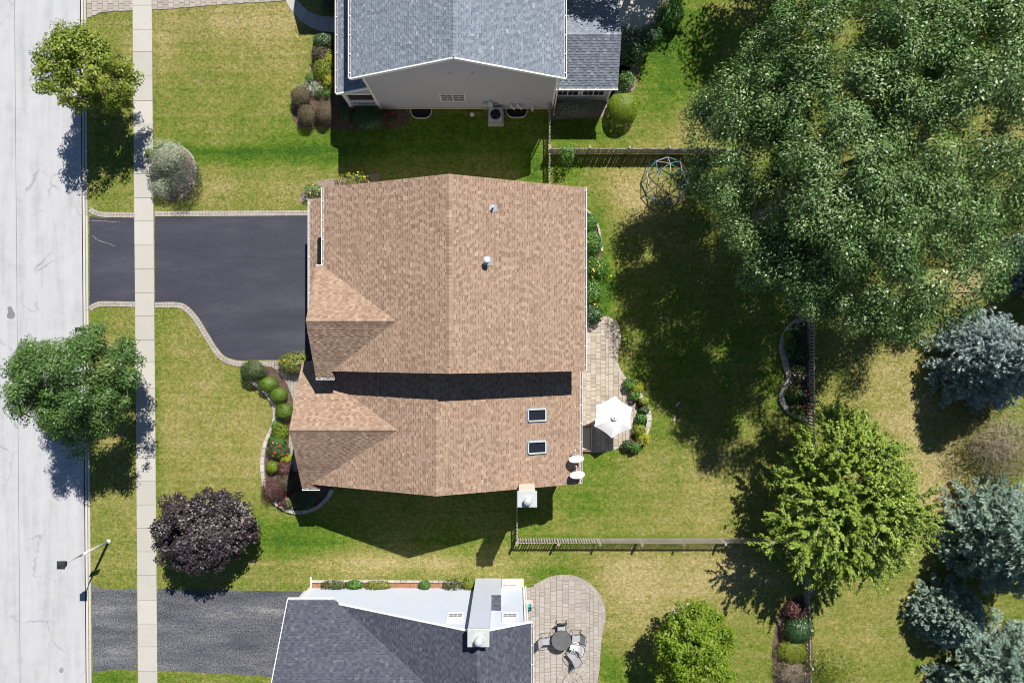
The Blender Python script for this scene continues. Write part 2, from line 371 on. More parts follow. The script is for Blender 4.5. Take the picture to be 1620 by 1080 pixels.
def strip(x0, x1, y0, y1): return [(x0-.00833*y0, y0), (x1-.00833*y0, y0), (x1-.00833*y1, y1), (x0-.00833*y1, y1)]
rng = random.Random(5)
# road, gutter, kerb
road = sheet('road', strip(-36.5, -27.22, -400, 400), -.10, M['road'])
b = MB(); b.prism(strip(-31.39, -31.36, -60, 60), -.0995, -.096); b.build('joint_sealant', M['joint'], road)
b = MB(); pp = smooth_line([(10, 486), (16, 485), (19, 491), (22, 497), (20, 503), (13, 504), (9, 500), (11, 493)], 4, True); b.prism(PX(pp), -.0995, -.095); b.build('tar_patch', mat('tar_patch', [(.16, .16, .165), (.22, .22, .22)], 4), road)
b = MB(); pp = smooth_line([(93, 1058), (97, 1056), (99, 1061), (96, 1065), (92, 1063)], 4, True); b.prism(PX(pp), -.0995, -.095); b.build('tar_patch', mat('tar_spot', [(.2, .2, .2), (.28, .28, .28)], 4), road)
gut = sheet('gutter', strip(-27.16, -26.99, -400, 400), -.094, M['concrete'])
kroot = MB(); kroot.prism(strip(-26.985, -26.80, -400, 400), -.3, -.02); kerb = kroot.build('kerb', M['joint'], kind='structure')
y = -25.0; seg = None
while y < 25:
    b = MB(); y1 = y+3.0
    x0 = lambda q: -.00833*q
    prof = [(-26.99, -.092), (-26.93, -.015), (-26.90, .022), (-26.78, .03), (-26.78, -.1)]
    vs = [(px+x0(yy), yy, pz) for yy in (y+.008, y1-.008) for px, pz in prof]; n = 5
    b.add(vs, [(0, 1, 2, 3, 4), (9, 8, 7, 6, 5)]+[(i, i+5, (i+1) % n+5, (i+1) % n) for i in range(n)], rng.random())
    b.build('kerb_stone', M['kerb'], kerb); y = y1
for nm, a, c, z in (('kerb_far', -36.95, -36.5, .02),):
    b = MB(); b.prism(strip(a, c, -400, 400), -.3, z); b.build('kerb', M['kerb'], kind='structure')
# sidewalk slabs
JY = [-65, -28, 9, 47, 82, 121, 160, 197, 237, 275, 313, 350, 388, 425, 463, 500, 538, 573, 614, 650, 687, 724, 761, 798, 835, 872, 909, 949, 986, 1022, 1061, 1098, 1136]
SWL, SWR = (214.3-810)*MPP, (245-810)*MPP
sw = sheet('sidewalk', strip(SWL, SWR, -400, 400), .006, M['joint'])
for a, c in zip(JY[:-1], JY[1:]):
    y1 = (540-a)*MPP-.012; y0 = (540-c)*MPP+.012
    b = MB(); b.prism(strip(SWL+.01, SWR-.01, y0, y1), -.05, .034+rng.uniform(-.004, .004), rng.random()); b.build('slab', M['slab'], sw)
for ya, yb in ((24, 400), (-400, -24.5)):
    b = MB(); b.prism(strip(SWL+.01, SWR-.01, ya, yb), -.05, .034); b.build('slab', M['slab'], sw)
# driveways
apron = PX([(141.6, 342), (160, 345), (213.2, 345), (213.8, 476.5), (180, 476), (158, 478), (141.8, 484)])
sheet('driveway_apron', apron, .010, M['asphalt'])
bot = smooth_line([(245.3, 478), (284, 478), (300, 486), (315, 503), (330, 527), (345, 551), (357, 563), (375, 569), (400, 569)], 5)
drive_px = [(244.8, 343.5), (500, 342)]+[(520, 342), (520, 569), (455, 569)]+bot[::-1]
sheet('driveway', PX(drive_px), .012, M['asphalt'])
def crackline(pts, parent, m):
    b = MB(); L_ = PX(smooth_line(pts, 8)); r = random.Random(len(pts)); q = [(x+r.uniform(-.03, .03), y+r.uniform(-.03, .03)) for x, y in L_]
    for i in range(len(q)-1): b.beam((*q[i], .0125), (*q[i+1], .0125), .012, .006)
    b.build('crack', m, parent)
dw = bpy.data.objects['driveway']; da = bpy.data.objects['driveway_apron']
crackline([(290, 403), (340, 407), (380, 406), (420, 409), (488, 410)], dw, M['dark'])
crackline([(146, 372), (155, 380), (168, 384), (182, 389)], da, M['concrete'])
crackline([(145, 349), (165, 350), (190, 351)], da, M['concrete'])
def soldier(name, line, width, step, m, z=.036, two=True, px=True, seed=1, parent=None):
    """a course of bricks laid across a line"""
    L_ = PX(line) if px else line; r = random.Random(seed); b = MB()
    rows = 2 if two else 1; w = width/rows
    for k in range(rows):
        for i, (x, y, dx, dy) in enumerate(walk(L_, step)):
            o = (k-(rows-1)/2)*w; b.box((x-dy*o, y+dx*o, z/2), (step*.90, w*.92, z+r.uniform(0, .006)), math.atan2(dy, dx), r.random())
    base = MB()
    pl = walk(L_, .12)
    lft = [(x-dy*width/2, y+dx*width/2) for x, y, dx, dy in pl]; rgt = [(x+dy*width/2, y-dx*width/2) for x, y, dx, dy in pl]
    poly = lft+rgt[::-1]; base.sheet(poly, z*.5); HARD.append(poly)
    o = base.build(name, M['joint'], parent, kind='structure' if parent is None else None)
    b.build('bricks', m, o, kind='stuff')
    return o
soldier('brick_border', [(245.5, 338.5), (491, 337)], .34, .20, M['paver_pale'], seed=2)
soldier('brick_border', smooth_line([(142, 331), (150, 336), (165, 339.5), (213, 340.5)], 5), .34, .20, M['paver_pale'], seed=3)
soldier('brick_border', smooth_line([(142, 489), (152, 482.5), (166, 480.5), (213.5, 481.5)], 5), .34, .20, M['paver_pale'], seed=4)
soldier('brick_border', smooth_line([(245.5, 482.5), (282, 482.5), (297, 490), (311, 506), (326, 530), (341, 554), (354, 567.5), (372, 574), (392, 576)], 5), .36, .20, M['paver_pale'], seed=6)
# south neighbour's driveway
sheet('worn_driveway_apron', PX([(145, 922), (152, 927), (165, 931), (216.5, 931), (217, 1059), (170, 1059), (147, 1064)]), .010, M['asphalt_old'])
sheet('worn_driveway', PX([(248.5, 931), (480, 935), (520, 936), (520, 1085), (470, 1074), (400, 1067), (248, 1060)]), .012, M['asphalt_old'])
# north neighbour: paver apron + drive edge, curved walk
def paving(name, poly, m, su, sv, z, seed=0, rows=None, limit=300, bond=.5, ang=0, jit=0.0):
    """pavers laid in a bond, cut to the outline; each one an object up to the limit"""
    r = random.Random(seed); root = MB(); root.sheet(poly, z-.02); o = root.build(name, M['joint'], kind='structure'); HARD.append(poly)
    ca, sa = math.cos(-ang), math.sin(-ang)
    loc = [(x*ca-y*sa, x*sa+y*ca) for x, y in poly]; cb, sb = math.cos(ang), math.sin(ang)
    u0 = min(p[0] for p in loc); u1 = max(p[0] for p in loc); v0 = min(p[1] for p in loc); v1 = max(p[1] for p in loc)
    pieces = []; u = u0; k = 0
    while u < u1:
        w = su*(1 if jit == 0 else r.choice([.75, 1, 1.25])); v = v0-sv*((k*bond) % 1); k += 1
        while v < v1:
            h = sv*(1 if jit == 0 else r.choice([.7, 1, 1.3]))
            g = .011; q = clip_rect(loc, u+g, v+g, u+w-g, v+h-g)
            if q and abs(area2(q)) > .15*w*h: pieces.append(([(x*cb-y*sb, x*sb+y*cb) for x, y in q], abs(area2(q))))
            v += h
        u += w
    pieces.sort(key=lambda a: -a[1]); rest = MB()
    for i, (q, a) in enumerate(pieces):
        zt = z+r.uniform(0, .007)
        if i < limit:
            b = MB(); b.prism(q, z-.03, zt, r.random()); b.build('paver', m, o)
        else: rest.prism(q, z-.03, zt, r.random())
    if rest.v: rest.build('pavers', m, o, kind='stuff')
    return o
paving('paver_driveway_apron', PX([(137, -60), (211, -60), (211.5, 17), (180, 18.5), (160, 20), (148, 26), (138, 29)]), M['paver_pale'], .34, .3, .03, 11, limit=120)
paving('paver_driveway', PX([(241, -60), (560, -60), (560, -26), (455, 1), (430, 3), (330, 9), (280, 14), (241, 16)]), M['paver_pale'], .34, .3, .03, 12, limit=160)
outw = smooth_line([(452, -14), (453, 3), (462, 18), (478, 35), (498, 47), (520, 51), (545, 52)], 5)
inw = smooth_line([(464, -20), (463, -6), (473, 4), (488, 18), (506, 25), (526, 27), (545, 27)], 5)
cw = sheet('curved_walk', PX(outw+inw[::-1]), .008, M['joint'])
n = len(outw)
for a in range(0, n-1, 5):
    c = min(a+5, n-1)
    b = MB(); q = PX(outw[a:c+1]+inw[a:c+1][::-1]); cx = sum(p[0] for p in q)/len(q); cy = sum(p[1] for p in q)/len(q)
    b.prism([(cx+(x-cx)*.985, cy+(y-cy)*.985) for x, y in q], -.04, .034, rng.random()); b.build('slab', M['slab'], cw)
# front walk of the main house
fw = PX([(395, 571), (455, 570), (500, 570), (500, 660), (470, 745), (452, 745), (456, 715), (458, 690), (463, 655), (464, 632), (455, 608), (443, 591), (432, 581), (412, 577)])
paving('front_walk', fw, M['paver_pale'], .2, .2, .035, 14, limit=0)
# beds
bedA_out = smooth_line([(384, 574), (388, 592), (402, 606), (420, 620), (432, 636), (436, 655), (433, 672), (424, 692), (418, 712), (416, 740), (421, 772), (436, 793), (456, 806), (480, 809), (503, 801), (519, 786), (527, 771)], 5)
bedA = PX(bedA_out+[(500, 765), (475, 745), (455, 740), (456, 715), (458, 690), (463, 655), (464, 632), (455, 608), (443, 591), (432, 581), (412, 574)])
sheet('front_flower_bed', bedA, .018, M['mulch'])
def stones(name, label, line, w, h, step, m='edging', seed=1, group=None, taper=.96):
    L_ = PX(line); r = random.Random(seed)
    p0 = L_[len(L_)//2]; t_ = thing(name, label, 'edging', (p0[0], p0[1], 0), group)
    for x, y, dx, dy in walk(L_, step):
        b = MB(); b.box((x, y, h*.5-.02), (step*r.uniform(.94, .985), w*r.uniform(.95, 1.04), h+.04+r.uniform(-.015, .02)), math.atan2(dy, dx)+r.uniform(-.04, .04), r.random(), taper)
        b.build('stone', M[m], t_)
    HARD.append(PX(line)+[(x+.01, y) for x, y in PX(line)[::-1]])
stones('stone_edging', 'pale curved stone edging around the front flower bed of the tan house', bedA_out[14:], .24, .16, .5, seed=4)
stones('block_edging', 'short grey block edging beside the clipped round shrubs at the front walk', bedA_out[4:14], .22, .12, .3, seed=5)
ring = [(355+43*math.cos(a), 832+43*math.sin(a)) for a in np.linspace(0, 2*math.pi, 40)]
sheet('tree_ring', PX(ring), .015, M['soil'])
stones('ring_edging', 'round pale stone ring under the dark purple tree', ring, .24, .12, .36, seed=8)
ring2 = [(275+36*math.cos(a), 273+43*math.sin(a)) for a in np.linspace(0, 2*math.pi, 40)]
sheet('shrub_bed', PX(ring2), .015, M['soil'])
stones('ring_edging', 'thin brown brick ring around the silvery shrub beside the sidewalk', ring2, .12, .06, .26, 'wood', seed=9)
sheet('side_bed', PX(smooth_line([(500, 55), (525, 52), (560, 60), (560, 140), (640, 172), (640, 200), (580, 206), (530, 205), (505, 200), (470, 200), (462, 165), (480, 140), (492, 110), (494, 80)], 3, True)), .016, M['mulch'])
sheet('east_bed', PX(smooth_line([(905, 335), (932, 335), (944, 350), (952, 385), (950, 430), (946, 470), (938, 505), (905, 512)], 4, True)), .016, M['mulch'])
stones('stone_edging', 'thin pale edging strip curving round the bed behind the tan house', smooth_line([(925, 331), (936, 340), (945, 356), (950, 378), (952, 400)], 5), .13, .1, .5, seed=12)
bbl = smooth_line([(1279, 506), (1268, 505), (1254, 513), (1241, 530), (1237, 552), (1242, 575), (1247, 600), (1239, 615), (1236, 632), (1246, 648), (1262, 658), (1282, 664)], 5)
sheet('back_flower_bed', PX(bbl+[(1287, 664), (1287, 506)]), .02, M['mulch'])
stones('stone_edging', 'winding double row stone edging of the back fence flower bed', bbl, .34, .2, .36, seed=13)
sheet('north_bed', PX([(862, 160), (985, 158), (1005, 140), (1012, 100), (1030, 60), (1050, 20), (1075, -30), (970, -30), (970, 150), (955, 185), (872, 190)]), .015, M['soil'])
sheet('southeast_bed', PX(smooth_line([(1230, 1100), (1222, 1040), (1228, 985), (1243, 955), (1278, 950), (1282, 1100)], 4, True)), .015, M['mulch'])
sheet('white_house_bed', PX([(493, 921), (745, 922), (752, 932), (493, 931)]), .016, M['mulch_red'])
stones('stone_edging', 'straight row of white blocks in front of the white wall', [(494, 918.5), (560, 918), (640, 918.5), (748, 919.5)], .14, .12, .4, 'edging', seed=15)
sheet('north_house_bed', PX([(470, 318), (480, 300), (505, 285), (560, 278), (600, 274), (600, 300), (500, 320)]), .015, M['soil'])
# patios
pat = smooth_line([(921, 508), (945, 505), (960, 503), (973, 511), (979, 527), (978, 548), (974, 566), (978, 583), (990, 601), (1004, 620), (1014, 645), (1014, 668), (1004, 690), (988, 704), (960, 714), (935, 716)], 5)
patio = PX([(905, 508)]+pat+[(905, 716)])
paving('patio', patio, M['paver'], .25, .33, .05, 21, limit=300, jit=1)
soldier('patio_border', pat[4:45], .24, .2, M['paver'], z=.062, two=False, seed=22)
pat2 = smooth_line([(831, 929), (845, 927), (862, 918), (880, 912), (905, 912), (925, 920), (942, 935), (953, 957), (955, 978), (950, 1000), (947, 1030), (945, 1060), (938, 1100), (930, 1140)], 5)
paving('south_patio', PX([(828, 935)]+pat2+[(828, 1140)]), M['paver_pale'], .31, .27, .05, 31, limit=300, jit=1)
soldier('patio_border', pat2[5:], .24, .22, M['paver_pale'], z=.062, two=False, seed=32)
npatio = PX(smooth_line([(970, -40), (970, 35), (985, 42), (1000, 47), (1020, 45), (1036, 32), (1046, 15), (1052, -5), (1056, -40)], 4))
sheet('north_patio', npatio, .02, M['concrete'])

# ------------------------------------------------------------------ houses
def roof_slope(parent, pts, shm, deckm, seed, thick=.14, expo=.143, tab=(.16, .19, .22, .27), name='roof_slope'):
    """pts: 3D outline, first edge is the eave. A deck slab with every shingle tab laid on it."""
    p = [Vector(q) for q in pts]; u = (p[1]-p[0]).normalized()
    n = Vector((0, 0, 0))
    for i in range(len(p)): n += (p[i]-p[0]).cross(p[(i+1) % len(p)]-p[0])
    n.normalize()
    if n.z < 0: n = -n
    v = n.cross(u)
    if sum((q-p[0]).dot(v) for q in p) < 0: v = -v
    o = p[0]
    uv = [((q-o).dot(u), (q-o).dot(v)) for q in p]
    d = MB(); N_ = len(p); up = [q for q in p]; lo = [q-n*thick for q in p]
    ccw = area2([(q.x, q.y) for q in p]) > 0
    top = tuple(range(N_)) if ccw else tuple(range(N_-1, -1, -1)); botf = tuple(N_+i for i in top[::-1])
    d.add(up+lo, [top, botf]+[(top[i], botf[::-1][i], botf[::-1][(i+1) % N_], top[(i+1) % N_]) for i in range(N_)])
    dk = d.build(name, deckm, parent)
    r = random.Random(seed); b = MB()
    u0 = min(q[0] for q in uv); u1 = max(q[0] for q in uv); v1 = max(q[1] for q in uv); v0 = min(q[1] for q in uv)
    W3 = lambda a, c, h: o+u*a+v*c+n*h
    nrow = int(math.ceil((v1-v0)/expo)); xs = np.array([q[0] for q in uv])
    for j in range(nrow):
        va = v0+j*expo; vb = va+expo+.012; a = u0-r.random()*.3
        drift = r.uniform(-.05, .05); par_ = r.random() < .5
        while a < u1:
            w = r.choice(tab)*r.uniform(.92, 1.08); c = a+w; par_ = not par_
            q = clip_rect(uv, a+.002, va, c-.002, vb)
            if q and abs(area2(q)) > 2e-4:
                tk = .007+(.011 if par_ else 0)+r.random()*.003
                rv = min(1, max(.25, r.gauss(.60 if par_ else .52, .135)+drift*.7))
                if area2(q) < 0: q = q[::-1]
                hs = [tk+.004-(y_-va)/(vb-va)*tk*.9 for _, y_ in q]; m_ = len(q)
                tp = [W3(x_, y_, h) for (x_, y_), h in zip(q, hs)]; bt = [W3(x_, y_, .0) for x_, y_ in q]
                flip = u.cross(v).dot(n) < 0
                fs = [tuple(range(m_)) if not flip else tuple(range(m_-1, -1, -1))]
                fs += [((i, m_+i, m_+(i+1) % m_, (i+1) % m_) if not flip else ((i+1) % m_, m_+(i+1) % m_, m_+i, i)) for i in range(m_)]
                b.add(tp+bt, fs, rv)
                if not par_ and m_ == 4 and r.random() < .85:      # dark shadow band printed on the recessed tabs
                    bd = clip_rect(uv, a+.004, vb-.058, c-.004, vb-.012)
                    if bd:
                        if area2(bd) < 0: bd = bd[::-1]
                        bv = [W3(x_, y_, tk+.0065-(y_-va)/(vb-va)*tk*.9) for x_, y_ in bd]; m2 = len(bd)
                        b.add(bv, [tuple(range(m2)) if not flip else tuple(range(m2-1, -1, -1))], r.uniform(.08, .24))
            a = c
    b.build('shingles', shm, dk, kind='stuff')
    return dk
def ridge_cap(parent, p0, p1, w, drop, shm, seed, name='ridge_cap'):
    """overlapping bent caps along a ridge"""
    p0, p1 = Vector(p0), Vector(p1); d = (p1-p0); L_ = d.length; d.normalize()
    s = d.cross(Vector((0, 0, 1))).normalized(); r = random.Random(seed); b = MB(); x = 0
    while x < L_-.02:
        e = min(x+.21, L_); rv = min(1, max(.34, r.gauss(.55, .15)))
        for a, c in ((x, e),):
            h0, h1 = .045, .03
            q = [p0+d*a+s*w-Vector((0, 0, drop*w-.02)), p0+d*a+Vector((0, 0, h0)), p0+d*a-s*w-Vector((0, 0, drop*w-.02)),
                 p0+d*c+s*w-Vector((0, 0, drop*w-.01)), p0+d*c+Vector((0, 0, h1)), p0+d*c-s*w-Vector((0, 0, drop*w-.01))]
            b.add(q, [(0, 3, 4, 1), (1, 4, 5, 2), (0, 1, 2), (5, 4, 3)], rv)
        x += .2
    b.build(name, shm, parent, kind='stuff')
def gutter(parent, p0, p1, out, w=.12, name='gutter', step=1.05):
    """white K-gutter with open trough and hanger straps; out = horizontal unit vector away from the roof"""
    p0, p1 = Vector(p0), Vector(p1); out = Vector((*out, 0)); d = (p1-p0).normalized()
    b = MB()
    b.beam(p0+out*(w-.015)-Vector((0, 0, .03)), p1+out*(w-.015)-Vector((0, 0, .03)), .032, .12)
    b.beam(p0+out*.012-Vector((0, 0, .05)), p1+out*.012-Vector((0, 0, .05)), .02, .12)
    for e, sg in ((p0, 1), (p1, -1)): b.beam(e+d*sg*.01-Vector((0, 0, .04)), e+d*sg*.01+out*(w-.04)-Vector((0, 0, .04)), .02, .1)
    L_ = (p1-p0).length; k = .3
    while k < L_: b.beam(p0+d*k+out*.02+Vector((0, 0, .012)), p0+d*k+out*(w-.03)+Vector((0, 0, .012)), .04, .012); k += step
    g = b.build(name, M['white'], parent)
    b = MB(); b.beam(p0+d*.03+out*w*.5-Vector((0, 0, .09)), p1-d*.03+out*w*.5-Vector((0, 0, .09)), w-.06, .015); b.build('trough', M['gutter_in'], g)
def trim(parent, p0, p1, w, h, m='white', name='rake_trim'):
    b = MB(); b.beam(p0, p1, w, h); return b.build(name, M[m], parent)
def body(parent, prof, y0, y1, m, name='wall'):
    """a gable-ended block: prof = XZ outline, extruded along Y"""
    b = MB(); n_ = len(prof); vs = [(x, y0, z) for x, z in prof]+[(x, y1, z) for x, z in prof]
    b.add(vs, [tuple(range(n_)), tuple(range(2*n_-1, n_-1, -1))]+[((i+1) % n_, i, i+n_, (i+1) % n_+n_) for i in range(n_)])
    return b.build(name, m, parent)
def laps(parent, prof, y, sgn, m, course=.115, zmin=.2):
    """lap siding courses on a gable wall (XZ outline) facing sgn*Y"""
    b = MB(); zs = [q[1] for q in prof]; z = zmin
    while z < max(zs):
        q = clip_rect(prof, -99, z, 99, z+course)
        if q:
            vs = [(x, y+sgn*(.022-.016*(zz-z)/course), zz) for x, zz in q]
            m_ = len(vs); f = tuple(range(m_))
            if (area2(q) > 0) == (sgn > 0): f = f[::-1]
            bk = [(x, y, zz) for x, zz in q]
            fs = [f]+[((i, (i+1) % m_, m_+(i+1) % m_, m_+i)) for i in range(m_)]
            b.add(vs+bk, fs)
        z += course
    b.build('siding', m, parent, kind='stuff')
def window(parent, c, w, h, sgn, nx=2, ny=2, sashes=2, frame=.07, mull=.022):
    """window in a wall facing sgn*Y, c = centre on the wall face"""
    x, y, z = c; b = MB()
    for s in (-1, 1): b.box((x+s*(w/2+frame/2), y+sgn*.03, z), (frame, .06, h+2*frame))
    for s in (-1, 1): b.box((x, y+sgn*.03, z+s*(h/2+frame/2)), (w-.004, .058, frame))
    fr = b.build('window', M['white'], parent)
    sw_ = w/sashes
    for k in range(sashes):
        cx = x-w/2+sw_*(k+.5)
        b = MB(); b.box((cx, y+sgn*.012, z), (sw_-.02, .012, h-.01)); b.build('pane', M['glass'], fr)
        b = MB()
        for i in range(1, nx): b.box((cx-sw_/2+sw_*i/nx, y+sgn*.022, z), (mull, .012, h))
        for i in range(1, ny): b.box((cx, y+sgn*.024, z-h/2+h*i/ny), (sw_, .012, mull))
        b.build('glazing_bars', M['white'], fr)
        if k: b = MB(); b.box((x-w/2+sw_*k, y+sgn*.026, z), (.05, .045, h)); b.build('mullion', M['white'], fr)
    return fr

# --- main house: tan shingled, two storeys, lower wing
ST, DT = M['shingle_tan'], M['deck_tan']
H1 = thing('tan_roofed_house', 'large house with tan shingle roof, two front gables and skylights in the middle', 'house', (-3, 0, 0))
xr, hr, he, xw, xe, yS, yN = -3.13, 9.3, 6.3, -10.18, 3.93, -1.6, 8.31
s1 = (hr-he)/(xr-xw)
zW = lambda x: hr-s1*(xr-x)
zE = lambda x: hr-s1*(x-xr)
body(H1, [(-9.8, 0), (3.55, 0), (3.55, zE(3.55)-.2), (xr, hr-.2), (-9.8, zW(-9.8)-.2)], -1.25, 7.98, M['siding_tan'])
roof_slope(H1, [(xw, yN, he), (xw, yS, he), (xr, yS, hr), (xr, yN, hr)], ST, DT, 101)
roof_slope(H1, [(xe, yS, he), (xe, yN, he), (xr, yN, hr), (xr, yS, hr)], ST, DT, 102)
ridge_cap(H1, (xr, yS+.35, hr), (xr, yN, hr), .16, s1, ST, 103)
gutter(H1, (xw, 4.15, he), (xw, yN, he), (-1, 0)); gutter(H1, (xe, yS+.02, he), (xe, yN, he), (1, 0))
# front gable of the main block
g1y, g1z, sg, g1x = 1.05, 8.1, .6, -10.6
xm = xr-(hr-g1z)/s1
roof_slope(H1, [(-10.08, g1y+3.0, he), (g1x, g1y+3.0, he), (g1x, g1y, g1z), (xm, g1y, g1z)], ST, DT, 104)
roof_slope(H1, [(g1x, g1y-3.0, he), (-9.6, g1y-3.0, he), (-9.69, -1.6, he+.21), (xm, g1y, g1z), (g1x, g1y, g1z)], ST, DT, 105)
ridge_cap(H1, (xm-.1, g1y, g1z), (g1x, g1y, g1z), .14, sg, ST, 106)
gutter(H1, (g1x, g1y-3.0, he), (-9.6, g1y-3.0, he), (0, -1))
gutter(H1, (-10.2, g1y+3.0, he), (g1x, g1y+3.0, he), (0, 1), .1)
b = MB(); vs = [(-10.3, g1y-2.7, 0), (-10.3, g1y+2.7, 0), (-10.3, g1y+2.7, he-.05), (-10.3, g1y, g1z-.25), (-10.3, g1y-2.7, he-.05)]
b.add(vs+[(-9.7, a, c) for _, a, c in vs], [(4, 3, 2, 1, 0), (5, 6, 7, 8, 9)]+[(i, (i+1) % 5, (i+1) % 5+5, i+5) for i in range(5)]); b.build('gable_wall', M['siding_tan'], H1)
# pent roof over the garage doors
roof_slope(H1, [(-11.9, 8.38, 3.0), (-11.9, .45, 3.0), (-9.82, .45, 3.88), (-9.82, 8.38, 3.88)], ST, DT, 107)
gutter(H1, (-11.9, .47, 3.0), (-11.9, 8.38, 3.0), (-1, 0))
b = MB(); b.box((-10.65, 4.4, 1.4), (1.7, 7.7, 2.8)); b.build('garage_front', M['siding_tan'], H1)
for yy, ww in ((6.0, 2.7), (2.4, 4.2)):
    d_ = MB(); d_.box((-11.51, yy, 1.1), (.04, ww, 2.2)); gd = d_.build('garage_door', M['white'], H1)
    for k in range(4): d_ = MB(); d_.box((-11.545, yy, .28+.55*k), (.03, ww-.1, .5)); d_.build('panel', M['white'], gd)
# wing
wr, wz, wS, wN, ws = -3.98, 7.3, -8.13, -1.25, .40
wxe, wxw = 3.9, -11.6
wze, wzw = wz-ws*(wxe-wr), wz-ws*(wr-wxw)
body(H1, [(-11.2, 0), (3.5, 0), (3.5, wz-ws*(3.5-wr)-.2), (wr, wz-.2), (-11.2, wz-ws*(wr+11.2)-.2)], -7.75, -1.25, M['siding_tan'])
roof_slope(H1, [(wxw, wN, wzw), (wxw, wS, wzw), (wr, wS, wz), (wr, wN, wz)], ST, DT, 111)
roof_slope(H1, [(wxe, wS, wze), (wxe, wN, wze), (wr, wN, wz), (wr, wS, wz)], ST, DT, 112)
ridge_cap(H1, (wr, wS+.2, wz), (wr, wN, wz), .16, ws, ST, 113)
gutter(H1, (wxe, wS, wze), (wxe, -1.62, wze), (1, 0))
g2y, g2s, g2x, g2z = -4.77, .63, -12.0, 6.43
xm2 = wr-(wz-g2z)/ws; g2e = 4.15; hw = (g2z-g2e)/g2s
zz0 = g2z-g2s*(g2y-wS)                    # height where the valley leaves at the wing's rake
roof_slope(H1, [(-10.9, g2y+hw, g2e), (g2x, g2y+hw, g2e), (g2x, g2y, g2z), (xm2, g2y, g2z), (-10.9, g2y+hw-.3, g2e+.19)], ST, DT, 114)
roof_slope(H1, [(g2x, g2y-hw, g2e), (-11.0, g2y-hw, g2e), (wr-(wz-zz0)/ws, wS, zz0), (xm2, g2y, g2z), (g2x, g2y, g2z)], ST, DT, 115)
ridge_cap(H1, (xm2-.1, g2y, g2z), (g2x, g2y, g2z), .14, g2s, ST, 116)
gutter(H1, (g2x, g2y-hw, g2e), (-11.0, g2y-hw, g2e), (0, -1))
b = MB(); vs = [(-11.7, g2y-3.1, 0), (-11.7, g2y+3.1, 0), (-11.7, g2y+3.1, 4.3), (-11.7, g2y, g2z-.25), (-11.7, g2y-3.1, 4.3)]
b.add(vs+[(-11.1, a, c) for _, a, c in vs], [(4, 3, 2, 1, 0), (5, 6, 7, 8, 9)]+[(i, (i+1) % 5, (i+1) % 5+5, i+5) for i in range(5)]); b.build('gable_wall', M['siding_tan'], H1)
roof_slope(H1, [(-12.2, -5.2, 4.45), (-12.2, -5.95, 4.45), (-11.7, -5.95, 4.66), (-11.7, -5.2, 4.66)], ST, DT, 117, name='gable_return')
# skylights
def on_wing(px, py):
    h = 5.5
    for _ in range(6): q = P(px, py, h); h = wz-ws*abs(q.x-wr)
    return P(px, py, h)
for py_ in (655.5, 706.5):
    c = on_wing(849, py_+.5); du = Vector((1, 0, -ws)).normalized(); n_ = Vector((ws, 0, 1)).normalized(); dv = Vector((0, 1, 0))
    sk = None; b = MB(); a_, c_ = .53, .32
    for s in (-1, 1): b.beam(c-du*a_+dv*s*c_+n_*.06, c+du*a_+dv*s*c_+n_*.06, .07, .16)
    for s in (-1, 1): b.beam(c+du*s*a_-dv*(c_-.036)+n_*.06, c+du*s*a_+dv*(c_-.036)+n_*.06, .07, .157)
    sk = b.build('skylight', M['galv_pale'], H1)
    b = MB(); b.beam(c-du*(a_-.03)+n_*.03, c+du*(a_-.03)+n_*.03, 2*c_-.06, .03); b.build('pane', M['glass'], sk)
    b = MB(); b.beam(c-du*(a_+.12)+n_*.025, c+du*(a_+.12)+n_*.025, 2*c_+.2, .012); b.build('flashing', M['galv'], sk)
# roof vents
def on_east(px, py):
    h = 8
    for _ in range(6): q = P(px, py, h); h = zE(q.x)
    return P(px, py, h)
q = on_east(780, 329); b = MB(); b.tube(q-Vector((0, 0, .1)), q+Vector((0, 0, .34)), .05, n=10); v_ = b.build('vent_pipe', M['white'], H1, True)
b = MB(); b.beam(q+Vector((-.2, 0, .115)), q+Vector((.2, 0, -.055)), .34, .012); b.build('flashing', M['galv'], v_)
q = on_east(771, 413); b = MB(); b.tube(q-Vector((0, 0, .1)), q+Vector((0, 0, .42)), .085, n=12); v_ = b.build('flue_pipe', M['galv'], H1, True)
b = MB(); b.lathe([(.05, .42), (.17, .44), (.17, .5), (.12, .56), (.02, .59)], q, 14); b.build('flue_cap', M['white'], v_, True)
b = MB(); b.beam(q+Vector((-.2, 0, .115)), q+Vector((.25, 0, -.075)), .45, .012); b.build('flashing', M['galv'], v_)
# chimney on the wing's gable end
cx, cy, cz = .80, -8.32, 7.15
b = MB(); b.box((cx, cy+.03, cz/2-.05), (.86, .84, cz-.1)); ch = b.build('chimney', M['cream'], H1)
b = MB(); b.box((cx, cy, cz-.02), (1.04, .86, .08)); b.box((cx, cy, cz+.03), (.98, .80, .03)); b.build('chimney_cap', M['galv_pale'], ch)
b = MB(); b.tube((cx+.02, cy-.06, cz), (cx+.02, cy-.06, cz+.26), .17, n=18); b.lathe([(.2, .28), (.22, .30), (.2, .36), (.12, .42), (.02, .44)], (cx+.02, cy-.06, cz), 18); b.build('flue', M['galv_pale'], ch, True)
b = MB(); b.box((1.75, -8.0, 2.0), (.9, .55, 4.0)); b.build('bump_out', M['siding_tan'], H1)
roof_slope(H1, [(1.3, -8.38, 4.05), (2.25, -8.38, 4.05), (2.25, -7.8, 4.3), (1.3, -7.8, 4.3)], ST, DT, 118, name='bump_out_roof')

